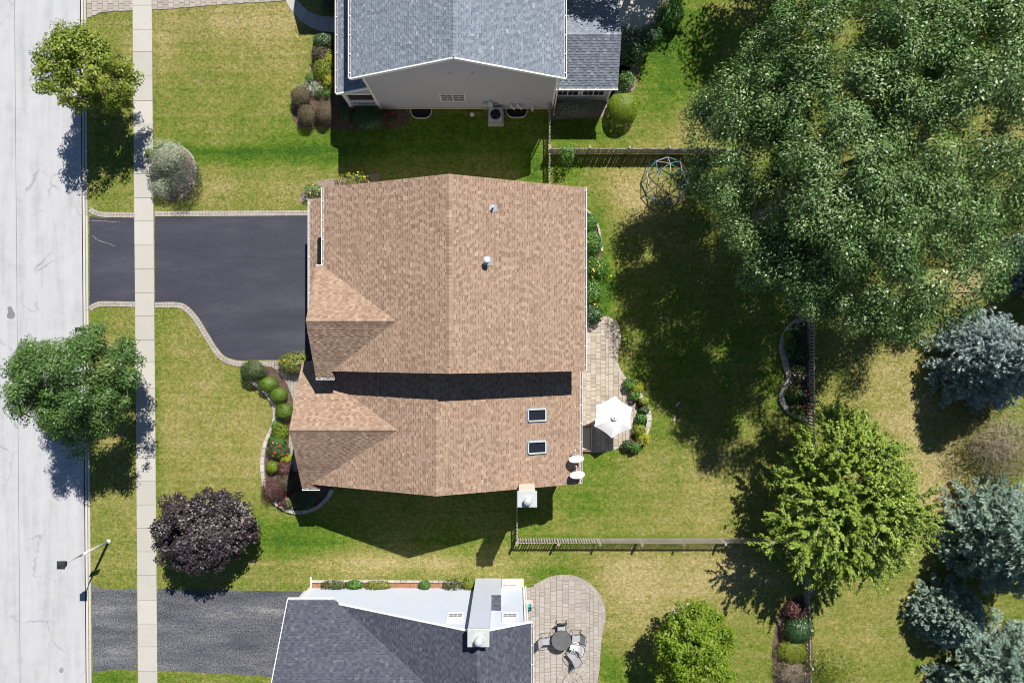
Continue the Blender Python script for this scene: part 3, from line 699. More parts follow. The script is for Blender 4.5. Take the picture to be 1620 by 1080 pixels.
# --- north house: grey siding, grey shingles
SG, DG = M['shingle_grey'], M['deck_grey']
H2 = thing('grey_sided_house', 'grey sided house with pale grey shingle roof and white trim at the top edge', 'house', (-3, 17, 0))
xr2, hr2, he2, xw2, xe2, y2, y2N = -3.02, 8.1, 5.3, -8.95, 2.91, 14.60, 27.0
s2 = (hr2-he2)/(xr2-xw2); z2 = lambda x: hr2-s2*abs(x-xr2)
prof2 = [(-8.28, .0), (2.52, .0), (2.52, z2(2.52)-.16), (xr2, hr2-.16), (-8.28, z2(-8.28)-.16)]
body(H2, prof2, 14.75, 26.6, M['siding_grey'])
laps(H2, prof2, 14.75, -1, M['siding_grey'])
b = MB(); b.box((-2.88, 14.715, .09), (10.8, .06, .22)); b.build('foundation', M['siding_tan'], H2)
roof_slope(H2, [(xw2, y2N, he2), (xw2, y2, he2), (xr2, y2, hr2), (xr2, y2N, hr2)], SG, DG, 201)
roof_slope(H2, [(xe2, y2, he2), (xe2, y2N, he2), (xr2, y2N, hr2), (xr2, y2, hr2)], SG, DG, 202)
ridge_cap(H2, (xr2, y2+.02, hr2), (xr2, y2N, hr2), .16, s2, SG, 203)
gutter(H2, (xw2, y2, he2), (xw2, y2N, he2), (-1, 0), .15); gutter(H2, (xe2, y2, he2), (xe2, y2N, he2), (1, 0), .13)
trim(H2, (xw2-.05, y2-.03, he2-.07), (xr2, y2-.03, hr2-.07), .07, .2); trim(H2, (xr2, y2-.03, hr2-.07), (xe2+.05, y2-.03, he2-.07), .07, .2)
trim(H2, (-8.28, 14.70, .1), (-8.28, 14.70, z2(-8.28)-.25), .14, .14, name='corner_board'); trim(H2, (2.52, 14.70, .1), (2.52, 14.70, z2(2.52)-.25), .1, .1, name='corner_board')
b = MB(); b.tube((2.66, 14.62, .05), (2.66, 14.62, 5.1), .045, n=6); b.tube((2.66, 14.62, .06), (2.66, 14.25, .05), .045, n=6); b.build('downspout', M['white'], H2)
window(H2, (-3.58, 14.75, 1.95), 1.40, 1.05, -1, 2, 3)
def gable_vent(x, z): b = MB(); b.tube((x, 14.76, z), (x, 14.70, z), .11, n=12); b.build('wall_vent', M['siding_grey'], H2)
gable_vent(-3.47, 5.6); gable_vent(-2.2, 5.6); gable_vent(1.0, 1.7)
b = MB(); b.box((-1.62, 14.62, 1.1), (.28, .18, .34)); b.box((-1.62, 14.62, .5), (.06, .06, .9)); b.build('gas_meter', M['galv_pale'], H2)
b = MB(); b.box((-1.32, 14.63, 1.15), (.3, .18, .75)); b.box((-1.32, 14.53, 1.3), (.18, .05, .2)); b.build('electric_meter', M['galv_pale'], H2)
b = MB(); b.box((-1.02, 14.65, 1.0), (.2, .12, .3)); b.build('junction_box', M['galv'], H2)
for x_, k in ((-.05, .5), (.38, .62)):
    b = MB(); b.path([(x_, 14.74, .9), (x_, 14.55, .95), (x_+.04, 14.5, .9), (x_+.3*k, 14.5, .82), (x_+.34*k, 14.5, .5)], .055, 8); b.build('exhaust_pipe', M['white'], H2, True)
b = MB(); b.tube((1.28, 14.75, .5), (1.28, 14.5, .45), .06, n=8); b.tube((1.28, 14.5, .45), (1.28, 14.5, .25), .06, n=8); b.build('dryer_vent', M['white'], H2)
# porch on the street side
roof_slope(H2, [(-10.3, y2N, 2.9), (-10.3, y2+.04, 2.9), (-8.26, y2+.04, 3.9), (-8.26, y2N, 3.9)], SG, DG, 205, name='porch_roof')
gutter(H2, (-10.3, y2+.04, 2.9), (-10.3, y2N, 2.9), (-1, 0), .15)
trim(H2, (-10.36, y2, 2.83), (-8.3, y2, 3.83), .08, .16, name='porch_rake'); trim(H2, (-10.3, y2+.10, 2.72), (-8.3, y2+.10, 2.72), .12, .2, name='porch_beam')
b = MB(); vs = [(-10.15, y2+.12, 2.82), (-8.3, y2+.12, 2.82), (-8.3, y2+.12, 3.74)]; b.add(vs+[(x, y+.05, z) for x, y, z in vs], [(0, 1, 2), (5, 4, 3), (0, 3, 4, 1), (1, 4, 5, 2), (2, 5, 3, 0)]); b.build('porch_gable', M['siding_grey'], H2)
b = MB(); b.box((-9.25, 20.6, .2), (1.9, 11.9, .4)); b.build('porch_floor', M['deckwood'], H2)
for yy in (14.78, 18.2, 21.6): b = MB(); b.box((-10.05, yy, 1.55), (.2, .2, 2.5)); b.box((-10.05, yy, .55), (.27, .27, .3)); b.build('porch_post', M['white'], H2)
b = MB(); b.box((-9.15, 14.75, 1.32), (1.62, .09, .07)); b.box((-9.15, 14.75, .58), (1.62, .07, .06)); pr = b.build('porch_railing', M['white'], H2)
for k in range(10): b = MB(); b.box((-9.84+k*.153, 14.75, .95), (.045, .045, .70)); b.build('baluster', M['white'], pr)
b = MB(); b.path([(-8.2, 14.62, 5.0), (-8.42, 14.85, 4.7), (-8.42, 14.9, 4.0), (-8.6, 15.0, 3.85)], .045, 6); b.build('downspout', M['white'], H2)
# street-side wing of the grey house, past the top edge
b = MB(); b.prism([(-11.2, 23.7), (-8.2, 23.7), (-8.2, 27.6), (-11.2, 27.6)], 0, 5.2); b.build('front_wing_wall', M['siding_grey'], H2)
roof_slope(H2, [(-11.6, 23.4, 5.25), (-7.0, 23.4, 5.25), (-7.0, 25.6, 6.3), (-11.6, 25.6, 6.3)], SG, DG, 209, name='front_wing_roof')
roof_slope(H2, [(-7.0, 27.8, 5.25), (-11.6, 27.8, 5.25), (-11.6, 25.6, 6.3), (-7.0, 25.6, 6.3)], SG, DG, 210, name='front_wing_roof')
# sunroom
sx0, sx1, sy0, sy1, syr = 2.55, 6.28, 15.0, 20.2, 17.6
b = MB(); b.prism([(2.5, 15.27), (6.02, 15.27), (6.02, 20.0), (2.5, 20.0)], 0, 2.68); b.build('sunroom_wall', M['siding_grey'], H2)
b = MB(); vs = [(x, y, z) for x in (5.86, 6.0) for y, z in ((15.1, 2.66), (20.0, 2.66), (syr, 3.85))]; b.add(vs, [(0, 2, 1), (3, 4, 5), (0, 1, 4, 3), (1, 2, 5, 4), (2, 0, 3, 5)]); b.build('sunroom_gable', M['siding_grey'], H2)
roof_slope(H2, [(sx0, sy0, 2.75), (sx1, sy0, 2.75), (sx1, syr, 4.0), (sx0, syr, 4.0)], SG, DG, 206, name='sunroom_roof')
roof_slope(H2, [(sx1, sy1, 2.75), (sx0, sy1, 2.75), (sx0, syr, 4.0), (sx1, syr, 4.0)], SG, DG, 207, name='sunroom_roof')
ridge_cap(H2, (sx0+.3, syr, 4.0), (sx1, syr, 4.0), .14, .48, SG, 208)
gutter(H2, (sx0, sy0, 2.75), (sx1, sy0, 2.75), (0, -1), .12)
window(H2, (3.42, 15.27, 1.55), 1.3, 1.3, -1, 2, 2); window(H2, (5.0, 15.27, 1.55), 1.3, 1.3, -1, 2, 2)
trim(H2, (5.98, 15.22, .1), (5.98, 15.22, 2.55), .12, .12, name='corner_board')
# window wells
def well(label, px0, px1, dpx):
    a = P(px0, 173); c = P(px1, 173); r0 = (c.x-a.x)/2; mx = (a.x+c.x)/2; dy = dpx*MPP
    t_ = thing('window_well', label, 'window well', (mx, 14.7, 0), 'window wells along the grey house wall')
    pts = [(mx-r0*math.copysign(abs(math.cos(q))**.6, math.cos(q)), 14.69-dy*abs(math.sin(q))**.8) for q in np.linspace(0, math.pi, 18)]
    b = MB()
    for i in range(17): b.beam((*pts[i], .03), (*pts[i+1], .03), .05, .16)
    b.build('rim', M['galv_pale'], t_)
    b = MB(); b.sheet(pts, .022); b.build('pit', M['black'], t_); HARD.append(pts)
well('half round window well left of the air conditioner by the grey house', 650, 683, 15)
well('half round window well right of the air conditioner by the grey house', 801, 834, 14)
# air conditioner
ax, ay = P(784, 183, .8).x, P(784, 181, .8).y
t_ = thing('air_conditioner', 'square pale grey air conditioner with dark round fan beside grey house wall', 'air conditioner', (ax, ay, 0))
b = MB(); b.box((ax, ay, .05), (1.0, 1.0, .1)); b.build('pad', M['concrete'], t_)
b = MB(); b.box((ax, ay, .45), (.82, .82, .7)); b.build('housing', M['galv_pale'], t_)
b = MB()
for k in range(7):
    for s in (-1, 1): b.box((ax-.36+k*.12, ay+s*.416, .42), (.05, .02, .6)); b.box((ax+s*.416, ay-.36+k*.12, .42), (.02, .05, .6))
b.build('louvres', M['galv'], t_)
b = MB(); b.lathe([(.33, .79), (.43, .795), (.43, .805), (.33, .81)], (ax, ay, 0), 28); b.box((ax, ay, .787), (.84, .84, .02)); b.build('top_panel', mat('ac_top', [(.40, .40, .46), (.46, .46, .52)], 3, .5), t_)
b = MB(); b.lathe([(.02, .799), (.325, .80), (.325, .812), (.02, .813)], (ax, ay, 0), 28); fan = b.build('fan_well', M['black'], t_)
for k in range(4):
    a = k*math.pi/2+.5; b = MB(); b.add([(ax+q*math.cos(a+w), ay+q*math.sin(a+w), .817+w*.02) for q, w in ((.06, -.3), (.29, -.32), (.29, .32), (.06, .3))], [(0, 1, 2, 3)]); b.build('fan_blade', M['dark'], t_)
q = P(747, 181); b = MB(); b.lathe([(.02, .0), (.16, .0), (.15, .09), (.05, .11)], q, 16); b.build('drain_cover', M['cream'], None, True, label='small round cream drain lid in shaded grass beside the grey house', category='drain cover')

# --- south house: white siding, slate shingles, saltbox
SS = M['shingle_slate']
H3 = thing('white_sided_house', 'white sided house with dark slate grey roof at the bottom edge', 'house', (-5, -18, 0))
xr3, hr3, s3, y3 = -1.84, 7.1, .48, -15.43
xe3 = 1.05; z3 = lambda x: hr3-s3*abs(x-xr3)
prof3 = [(-12.72, 0), (.76, 0), (.76, z3(.76)-.16), (xr3, hr3-.16), (-10.3, z3(-10.3)-.12), (-12.72, 2.8)]
body(H3, prof3, -26, -15.58, M['siding_white']); laps(H3, prof3, -15.58, 1, M['siding_white'], .13)
zl = z3(-10.38)
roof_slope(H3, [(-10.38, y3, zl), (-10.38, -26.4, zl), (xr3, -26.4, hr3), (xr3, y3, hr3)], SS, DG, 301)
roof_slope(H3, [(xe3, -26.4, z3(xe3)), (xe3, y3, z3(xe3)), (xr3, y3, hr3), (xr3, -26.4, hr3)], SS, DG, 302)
ridge_cap(H3, (xr3, y3-.9, hr3), (xr3, -26.4, hr3), .16, s3, SS, 303)
gutter(H3, (xe3, -26.4, z3(xe3)), (xe3, y3, z3(xe3)), (1, 0), .12)
trim(H3, (-10.5, y3+.03, zl-.08), (xr3, y3+.03, hr3-.08), .06, .16); trim(H3, (xr3, y3+.03, hr3-.08), (xe3+.05, y3+.03, z3(xe3)-.08), .06, .16)
gy, gz, gs = -15.2, 3.0, .76; gzr = 6.5; gyr = gy-(gzr-gz)/gs
roof_slope(H3, [(-10.5, gy, gz), (-13.2, gy, gz), (-13.2, gyr, gzr), (xr3-(hr3-gzr)/s3, gyr, gzr), (-10.36, gy-.03, gz+.02)], SS, DG, 304, name='garage_roof')
roof_slope(H3, [(-13.2, gyr-4.6, gz), (-6, gyr-4.6, gz), (xr3-(hr3-gzr)/s3, gyr, gzr), (-13.2, gyr, gzr)], SS, DG, 305, name='garage_roof')
gutter(H3, (-10.5, gy, gz), (-13.2, gy, gz), (0, 1), .12)
trim(H3, (-13.22, gy, gz-.08), (-13.22, gyr, gzr-.08), .05, .14)
trim(H3, (-12.70, -15.52, .05), (-12.70, -15.52, 2.75), .12, .12, name='corner_board'); trim(H3, (.74, -15.52, .05), (.74, -15.52, 5.4), .1, .1, name='corner_board')
b = MB(); b.beam((-12.72, -14.85, .06), (-12.68, -15.5, .08), .09, .07); b.build('downspout_extension', M['white'], H3)
b = MB(); b.tube((.86, -15.46, .05), (.86, -15.46, 5.45), .045, n=6); b.build('downspout', M['white'], H3)
def at_wall(px, py, y):
    s = y/(540-py); return Vector(((px-810)*s, y, HCAM*(1-s/MPP)))
for px_ in (719.5, 806.5):
    c = at_wall(px_, 977.5, -15.58); w3 = window(H3, tuple(c), .74, 1.35, 1, 3, 4, 1, .09)
    b = MB(); b.box((c.x, c.y+.035, c.z), (.74, .05, .06)); b.build('meeting_rail', M['white'], w3)
    b = MB(); b.box((c.x, c.y+.014, c.z+.34), (.70, .02, .64)); b.build('blind', M['white'], w3)
# chimney chase with its shingled shoulder
b = MB(); b.prism([(-2.3, -15.6), (-1.2, -15.6), (-1.2, -14.97), (-2.3, -14.97)], 0, 7.55); ch = b.build('chimney', M['siding_white'], H3)
b = MB(); b.prism([(-1.2, -15.6), (-.70, -15.6), (-.70, -14.97), (-1.2, -14.97)], 0, 2.95); b.build('shoulder', M['siding_white'], ch)
roof_slope(H3, [(-.64, -14.92, 3.0), (-1.22, -14.92, 3.0), (-1.22, -15.62, 3.75), (-.64, -15.62, 3.75)], SS, DG, 306, name='shoulder_roof')
b = MB(); b.box((-1.75, -15.42, 7.6), (1.14, .95, .1)); b.box((-1.75, -15.42, 7.66), (1.08, .89, .03)); b.build('chimney_cap', M['galv_pale'], ch)
b = MB(); b.tube((-1.72, -15.5, 7.66), (-1.72, -15.5, 7.98), .2, n=18); b.lathe([(.22, .34), (.23, .36), (.21, .43), (.13, .49), (.02, .52)], (-1.72, -15.5, 7.64), 18); b.build('flue', M['galv_pale'], ch, True)
b = MB(); b.box((-12.95, -17.5, 1.35), (.4, 3.5, 2.7)); b.build('garage_front', M['siding_white'], H3)
HARD += [[(-11.4, -1.3), (-9.9, -1.3), (-9.9, 8), (3.6, 8), (3.6, -7.8), (-11.4, -7.8)], [(-8.3, 14.75), (2.5, 14.75), (2.5, 27), (-8.3, 27)], [(-12.7, -15.6), (.8, -15.6), (.8, -27), (-12.7, -27)], [(2.5, 15.2), (6, 15.2), (6, 20), (2.5, 20)]]
b = MB(); b.prism(PX([(793.5, 914.5), (828.5, 914.5), (829, 930), (793.5, 930)]), -.02, .06); pad = b.build('concrete_pad', M['concrete'], None, label='small tan concrete pad at the foot of the white wall', category='pad')
for k, x_ in enumerate((801, 811.5)):
    q = P(x_, 920.5); b = MB(); b.box((q.x, q.y, .1), (.38, .22, .08)); b.box((q.x, q.y, .15), (.34, .19, .025)); b.build('stepping_block', M['white'], None, label=('left', 'right')[k]+' one of two white blocks on the concrete pad', category='block', group='white blocks on the pad')
# ------------------------------------------------------------------ foliage
def leaf_mesh(name, m, pos, nrm, size, asp, rnd, off, tang=None, fold=.12):
    """one kite-shaped leaf per row of pos"""
    n = len(pos); g = np.random.default_rng(n)
    nrm = nrm/(np.linalg.norm(nrm, axis=1, keepdims=True)+1e-9)
    a = g.normal(size=(n, 3)) if tang is None else tang
    a = a-(a*nrm).sum(1, keepdims=True)*nrm; a /= (np.linalg.norm(a, axis=1, keepdims=True)+1e-9)
    b_ = np.cross(nrm, a); L_ = size[:, None]; w = L_*asp
    v = np.empty((n, 4, 3)); v[:, 0] = pos-a*L_*.5; v[:, 1] = pos+b_*w*.5+nrm*L_*fold-a*L_*.05
    v[:, 2] = pos+a*L_*.5-nrm*L_*fold*.5; v[:, 3] = pos-b_*w*.5+nrm*L_*fold-a*L_*.05
    v = v.reshape(-1, 3)-np.array(off)[None, :]
    me = bpy.data.meshes.new(name); me.vertices.add(4*n); me.vertices.foreach_set('co', v.astype(np.float32).ravel())
    me.loops.add(4*n); me.loops.foreach_set('vertex_index', np.arange(4*n, dtype=np.int32))
    me.polygons.add(n); me.polygons.foreach_set('loop_start', np.arange(0, 4*n, 4, dtype=np.int32)); me.polygons.foreach_set('loop_total', np.full(n, 4, dtype=np.int32))
    me.update(calc_edges=True)
    at = me.attributes.new('rnd', 'FLOAT', 'FACE'); at.data.foreach_set('value', np.clip(rnd, 0, 1).astype(np.float32))
    me.materials.append(m); return me
def unit(g, n):
    d = g.normal(size=(n, 3)); return d/np.linalg.norm(d, axis=1, keepdims=True)
def limbs(base, top, pts, g, r_tip, r_base, maxseg=1.3):
    """nodes of a branching skeleton that reaches every point of pts; returns list of (p, parent)"""
    nodes = [np.array(base, float)]; par = [-1]
    k = 4
    for i in range(1, k+1):
        t = i/k; q = np.array(base)*(1-t)+np.array(top)*t; q[:2] += g.normal(size=2)*.06*t*np.linalg.norm(np.array(top)-np.array(base)); nodes.append(q); par.append(i-1)
    order = np.argsort(np.linalg.norm(pts-np.array(top), axis=1))
    for i in order:
        p = pts[i]; A = np.array(nodes[2:]); d = np.linalg.norm(A-p, axis=1)
        pen = np.linalg.norm(A-np.array(top), axis=1); me_ = np.linalg.norm(p-np.array(top))
        cost = d+np.where(pen > me_, 3, 0)+np.where(A[:, 2] > p[2]+.6, 1.5, 0)+pen*.12
        j = int(np.argmin(cost))+2; q = nodes[j]; L_ = np.linalg.norm(p-q); ns = max(1, int(L_/maxseg))
        for s in range(1, ns+1):
            t = s/ns; x = q*(1-t)+p*t
            if s < ns: x = x+g.normal(size=3)*.10*L_/ns+np.array([0, 0, .12*L_*t*(1-t)])
            nodes.append(x); par.append(j); j = len(nodes)-1
    cnt = np.zeros(len(nodes)); 
    kids = [0]*len(nodes)
    for i in range(len(nodes)-1, 0, -1):
        if cnt[i] == 0: cnt[i] = 1
        cnt[par[i]] += cnt[i]
    mx = cnt[0]; ex = math.log(r_base/r_tip)/math.log(max(2, mx))
    rad = r_tip*np.maximum(cnt, 1)**ex
    return nodes, par, rad
def limb_mesh(nodes, par, rad, sides=6, flare=1.35):
    b = MB()
    for i in range(1, len(nodes)):
        a, c = nodes[par[i]], nodes[i]; r0 = min(rad[par[i]], rad[i]*1.5)
        if par[i] == 0: r0 = rad[0]*flare
        b.tube(a, c, r0, rad[i], sides if rad[i] > .03 else 4, cap=rad[i] > .05)
    return b
def tree(name, label, base, ells, m, bark='bark', n_cl=200, cl_r=.8, per=200, leaf=.2, asp=.6, seed=1, shell=.35, r_base=.25, r_tip=.012, trunk_h=None, flat=.65, up=.6, zmin=1.0, cat='tree', group=None, shoot=0, rough=.18, rvar=.22, sizes=.3, droop=0, fill=.2, coh=.7):
    g = np.random.default_rng(seed); e = np.array(ells, float); off = (base[0], base[1], 0)
    t_ = thing(name, label, cat, off, group)
    w = (e[:, 3]*e[:, 4]*e[:, 5])**.67; w /= w.sum()
    pts = []
    lob = unit(g, 14); amp = g.uniform(-.45, 1, 14)
    tries = 0
    while len(pts) < n_cl and tries < 50*n_cl:
        tries += 1
        k = g.choice(len(e), p=w); d = unit(g, 1)[0]
        if d[2] < -.55: continue
        mod = 1+rough*float((amp*np.maximum(0, lob@d)**6).sum())
        q = (1-shell*abs(g.normal())) if g.random() > fill else g.random()**.5
        if q < .15: continue
        p = e[k, :3]+d*e[k, 3:6]*q*mod
        if p[2] < zmin: continue
        ins = (((p-e[:, :3])/e[:, 3:6])**2).sum(1)
        if (np.delete(ins, k) < .3).any() and g.random() < .7: continue
        pts.append(p)
    pts = np.array(pts); n_cl = len(pts)
    cen = (e[:, :3]*w[:, None]).sum(0)
    th = trunk_h or max(zmin, cen[2]-e[:, 5].max()*.75)
    top = np.array([base[0]*.7+cen[0]*.3, base[1]*.7+cen[1]*.3, th])
    nodes, par, rad = limbs((base[0], base[1], -.05), top, pts, g, r_tip, r_base)
    b = limb_mesh(nodes, par, rad)
    P_, N_, T_, R_ = [], [], [], []
    for c in pts:
        rr = cl_r*g.uniform(.65, 1.35); n = int(per*(rr/cl_r)**2*g.uniform(.7, 1.2)); tone = g.normal()*.85*rvar
        d = unit(g, n); q = g.random(n)**.45
        outw = c-cen; outw = outw/(np.linalg.norm(outw)+1e-6)
        if shoot:
            ns = 5
            for _ in range(ns):
                sd = outw*g.uniform(.5, 1.1)+unit(g, 1)[0]*.75+np.array([0, 0, .25]); sd /= np.linalg.norm(sd); sl_ = rr*shoot*g.uniform(.6, 1.3)
                tip = c+sd*sl_-np.array([0, 0, droop*sl_]); b.tube(c-sd*.15*sl_, tip, .016, .006, 4, cap=False)
                k = n//ns; t = g.random(k)**.8
                pos = c+(tip-c)*t[:, None]+unit(g, k)*(.03+.10*g.random(k))[:, None]
                P_.append(pos); N_.append(unit(g, k)*.5+np.array([.12, .25, up])+outw*.2); T_.append(sd+unit(g, k)*.8); R_.append(np.clip(g.normal(.5+tone, rvar, k), 0, 1))
            continue
        pos = c+d*(rr*q)[:, None]*np.array([1, 1, flat])
        P_.append(pos); N_.append(d*coh+outw*.25+np.array([.12, .25, up])+unit(g, n)*.62); T_.append(d+outw*.5+unit(g, n)*.7)
        R_.append(np.clip(g.normal(.5+tone, rvar, n), 0, 1))
    pos = np.concatenate(P_); nr = np.concatenate(N_); tg = np.concatenate(T_); rn = np.concatenate(R_)
    keep = pos[:, 2] > .05; pos, nr, tg, rn = pos[keep], nr[keep], tg[keep], rn[keep]
    sz = leaf*(1+sizes*np.clip(g.normal(size=len(pos)), -1.8, 2.2))
    b.build('trunk', M[bark], t_)
    link('crown', leaf_mesh('crown', M[m], pos, nr, sz, asp, rn, off, tg), t_)
    return t_
def bush(name, label, px, py, rx, ry, h, m, n=900, leaf=.09, asp=.6, seed=1, cat='shrub', group=None, shell=.16, hard=1.0, flowers=None, bark='bark', up=.4, lumps=0, spiky=0, top=None, rvar=.24, z0=0.0, flower_n=14, flower_size=.09, wild=0, name_part='foliage'):
    """px,py = centre of its crown in the photo; rx, ry photo px; h = height in metres"""
    g = np.random.default_rng(seed); hc = h*.55; c = P(px, py, hc+z0); s = MPP*(1-(hc+z0)/HCAM)
    if wild: rx, ry = rx*1.12, ry*1.12
    ax_, ay_ = rx*s, ry*s; off = (c.x, c.y, z0)
    t_ = thing(name, label, cat, off, group)
    d = unit(g, n); d[:, 2] = np.where(d[:, 2] < -.6, -d[:, 2], d[:, 2])
    lob = unit(g, 9+lumps); amp = g.uniform(-.12, .22+.25*wild, 9+lumps)
    mod = 1+(amp[None, :]*np.maximum(0, d@lob.T)**10).sum(1)
    q = (1-shell*np.abs(g.normal(size=n)))*mod
    pos = np.stack([c.x+d[:, 0]*ax_*q, c.y+d[:, 1]*ay_*q, z0+h*.5+d[:, 2]*h*.5*q], 1)
    if wild: pos += unit(g, n)*(wild*.25*g.random(n))[:, None]*np.array([ax_, ay_, h*.5])
    pos[:, 2] = np.maximum(pos[:, 2], z0+.03)
    if shell <= .12: hard = 2.4
    nr = d*hard+np.array([0, 0, up])+unit(g, n)*.6
    tg = unit(g, n) if not spiky else d+np.array([0, 0, .5*spiky])+unit(g, n)*.35
    rn = np.clip(g.normal(.5, rvar, n)+.15*d[:, 2], 0, 1)
    sz = leaf*(1+.3*np.clip(g.normal(size=n), -1.6, 2))
    b = MB()
    for k in range(7):
        a = g.uniform(0, 6.28); q0 = g.uniform(.3, .7)
        b.tube((c.x+.04*math.cos(a), c.y+.04*math.sin(a), z0-.03), (c.x+ax_*q0*math.cos(a), c.y+ay_*q0*math.sin(a), z0+h*g.uniform(.5, .85)), .018, .007, 5)
    b.build('stem', M[bark], t_)
    link(name_part, leaf_mesh(name_part, M[m], pos, nr, sz, asp, rn, off, tg), t_)
    if flowers:
        k = g.choice(n, min(n, flower_n), replace=False); k = k[d[k, 2] > -.2]
        fb = MB()
        for i in k:
            p = pos[i]+d[i]*.03+np.array([0, 0, .04]); s_ = flower_size*g.uniform(.7, 1.3)
            fb.lathe([(s_*.15, -.02), (s_*.5, .0), (s_*.42, .03), (s_*.1, .035)], p, 7)
        fb.build('flower', M[flowers], t_, kind='stuff')
    return t_
def spruce(name, label, x, y, r, h, m, seed, group=None, dens=1.0, gap=0.0):
    g = np.random.default_rng(seed); off = (x, y, 0); t_ = thing(name, label, 'tree', off, group)
    b = MB(); b.tube((x, y, -.05), (x, y, h*.97), .17, .02, 8)
    P_, N_, T_, R_ = [], [], [], []
    z = .35
    while z < h*.97:
        f = 1-z/h; L0 = r*(f**.8)*1.02; nb = max(5, int(19*f+5))
        ph = g.uniform(0, 6.28)
        for k in range(nb):
            if g.random() < gap: continue
            a = ph+6.283*k/nb+g.normal()*.12; L_ = L0*g.uniform(.84, 1.06); el = -.12+.5*(1-f)
            d = np.array([math.cos(a), math.sin(a), el]); d /= np.linalg.norm(d)
            p0 = np.array([x, y, z]); p1 = p0+d*L_+np.array([0, 0, .10*L_])
            b.tube(p0, p1, .028*f+.008, .006, 4, cap=False)
            sidev = np.array([-math.sin(a), math.cos(a), 0])
            # side twigs form a flat spray, each twig a bottlebrush of needles
            ntw = max(4, int(L_*6*dens)); tone = g.normal()*.12
            for i in range(ntw):
                t = g.uniform(.25, 1.0); w = (1.05-t)*.55*L_+.12; sg_ = g.choice([-1, 1])
                q0 = p0+(p1-p0)*t; td = d*.6+sidev*sg_*g.uniform(.2, 1)+np.array([0, 0, g.uniform(-.15, .6)]); td /= np.linalg.norm(td)
                ln = min(w, .6)*g.uniform(.6, 1.1); n = int(46*dens*(ln/.4)+14)
                s = g.random(n); rad_ = .115*(1-.5*s)
                u_ = unit(g, n); u_ = u_-(u_@td)[:, None]*td; u_ /= np.linalg.norm(u_, axis=1, keepdims=True)+1e-9
                P_.append(q0+td*(s*ln)[:, None]+u_*(rad_*g.uniform(.5, 1, n))[:, None])
                N_.append(u_+np.array([0, 0, .6])+unit(g, n)*.3); T_.append(td*1.0+u_*.7+unit(g, n)*.2)
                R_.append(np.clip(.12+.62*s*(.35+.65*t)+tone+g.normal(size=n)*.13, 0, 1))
        z += h*.043*(.75+.5*f)
    pos = np.concatenate(P_); keep = pos[:, 2] > .03
    b.build('trunk', M['bark'], t_)
    sz = g.uniform(.07, .125, len(pos))
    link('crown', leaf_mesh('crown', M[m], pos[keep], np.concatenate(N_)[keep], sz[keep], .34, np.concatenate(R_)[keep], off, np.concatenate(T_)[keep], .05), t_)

# big oak and its neighbour
tree('oak_tree', 'huge spreading dark green oak shading the back lawn', (15.6, 7.8), [(15.3, 9.0, 9.2, 4.9, 5.6, 3.8), (18.6, 4.3, 10.0, 4.5, 4.2, 3.2), (12.2, 10.3, 7.4, 2.4, 3.0, 2.2), (15.2, 4.6, 8.4, 3.0, 2.8, 2.4), (17.0, 13.6, 9.6, 4.4, 4.0, 3.4)], 'oak', n_cl=540, cl_r=.80, per=370, leaf=.135, asp=.52, seed=11, fill=.14, coh=.8, shell=.16, flat=.8, r_base=.42, r_tip=.012, zmin=4.4, rough=.22, rvar=.34, up=.4)
tree('oak_tree', 'second dark green oak at the right edge beyond the huge oak', (22.2, 11.5), [(21.4, 12.4, 9.6, 4.4, 5.2, 3.6), (24.6, 9.6, 8.6, 3.8, 4.4, 3.2), (23.0, 15.6, 9, 4.0, 3.4, 3)], 'oak', n_cl=330, cl_r=.80, per=370, leaf=.135, asp=.52, seed=12, fill=.14, coh=.8, shell=.16, flat=.8, r_base=.36, zmin=4.2, rough=.25, rvar=.34, up=.4)
# trees past the top edge of the photo whose shade falls into it
tree('shade_tree', 'leafy tree past the top edge shading the grey sunroom roof', (8.2, 23.4), [(7.6, 23.6, 6.6, 3.2, 2.6, 2.6), (5.2, 24.0, 7.0, 2.4, 2.0, 2.2), (10.4, 25.6, 6.6, 2.8, 2.4, 2.2)], 'elm', n_cl=130, cl_r=.7, per=110, leaf=.2, seed=14, r_base=.2, zmin=3)
tree('shade_tree', 'leafy tree past the top edge shading the lawn left of the oaks', (17.6, 24.4), [(17.2, 24.6, 7.6, 3.0, 3.0, 3.0), (19.0, 21.0, 7.2, 2.6, 2.6, 2.6)], 'oak', n_cl=220, cl_r=.85, per=150, leaf=.18, seed=15, r_base=.25, zmin=3.5)
# street trees
tree('street_tree', 'airy yellow green street tree on the grass strip near the top left', (-24.9, 15.55), [(-24.5, 15.4, 4.0, 2.25, 2.1, 2.2), (-24.9, 16.7, 3.8, 1.3, 1.2, 1.3)], 'lime', n_cl=190, cl_r=.46, per=130, leaf=.13, asp=.65, seed=21, shell=.3, r_base=.11, zmin=1.7, rough=.3, rvar=.26)
tree('street_tree', 'round dark green street tree on the grass strip beside the mailbox', (-24.7, -2.2), [(-24.5, -2.4, 4.6, 2.45, 2.5, 2.5)], 'elm', n_cl=260, cl_r=.55, per=190, leaf=.13, asp=.5, seed=22, fill=.12, coh=.9, shell=.26, r_base=.14, zmin=1.6, rough=.65, rvar=.26)
tree('purple_tree', 'dark purple leaved ornamental tree on the front lawn', (-18.1, -11.65), [(-18.1, -11.3, 2.9, 2.2, 2.2, 2.0)], 'purple', n_cl=230, cl_r=.42, per=130, leaf=.135, asp=.8, seed=23, shell=.28, r_base=.1, zmin=.8, rough=.7, rvar=.3)
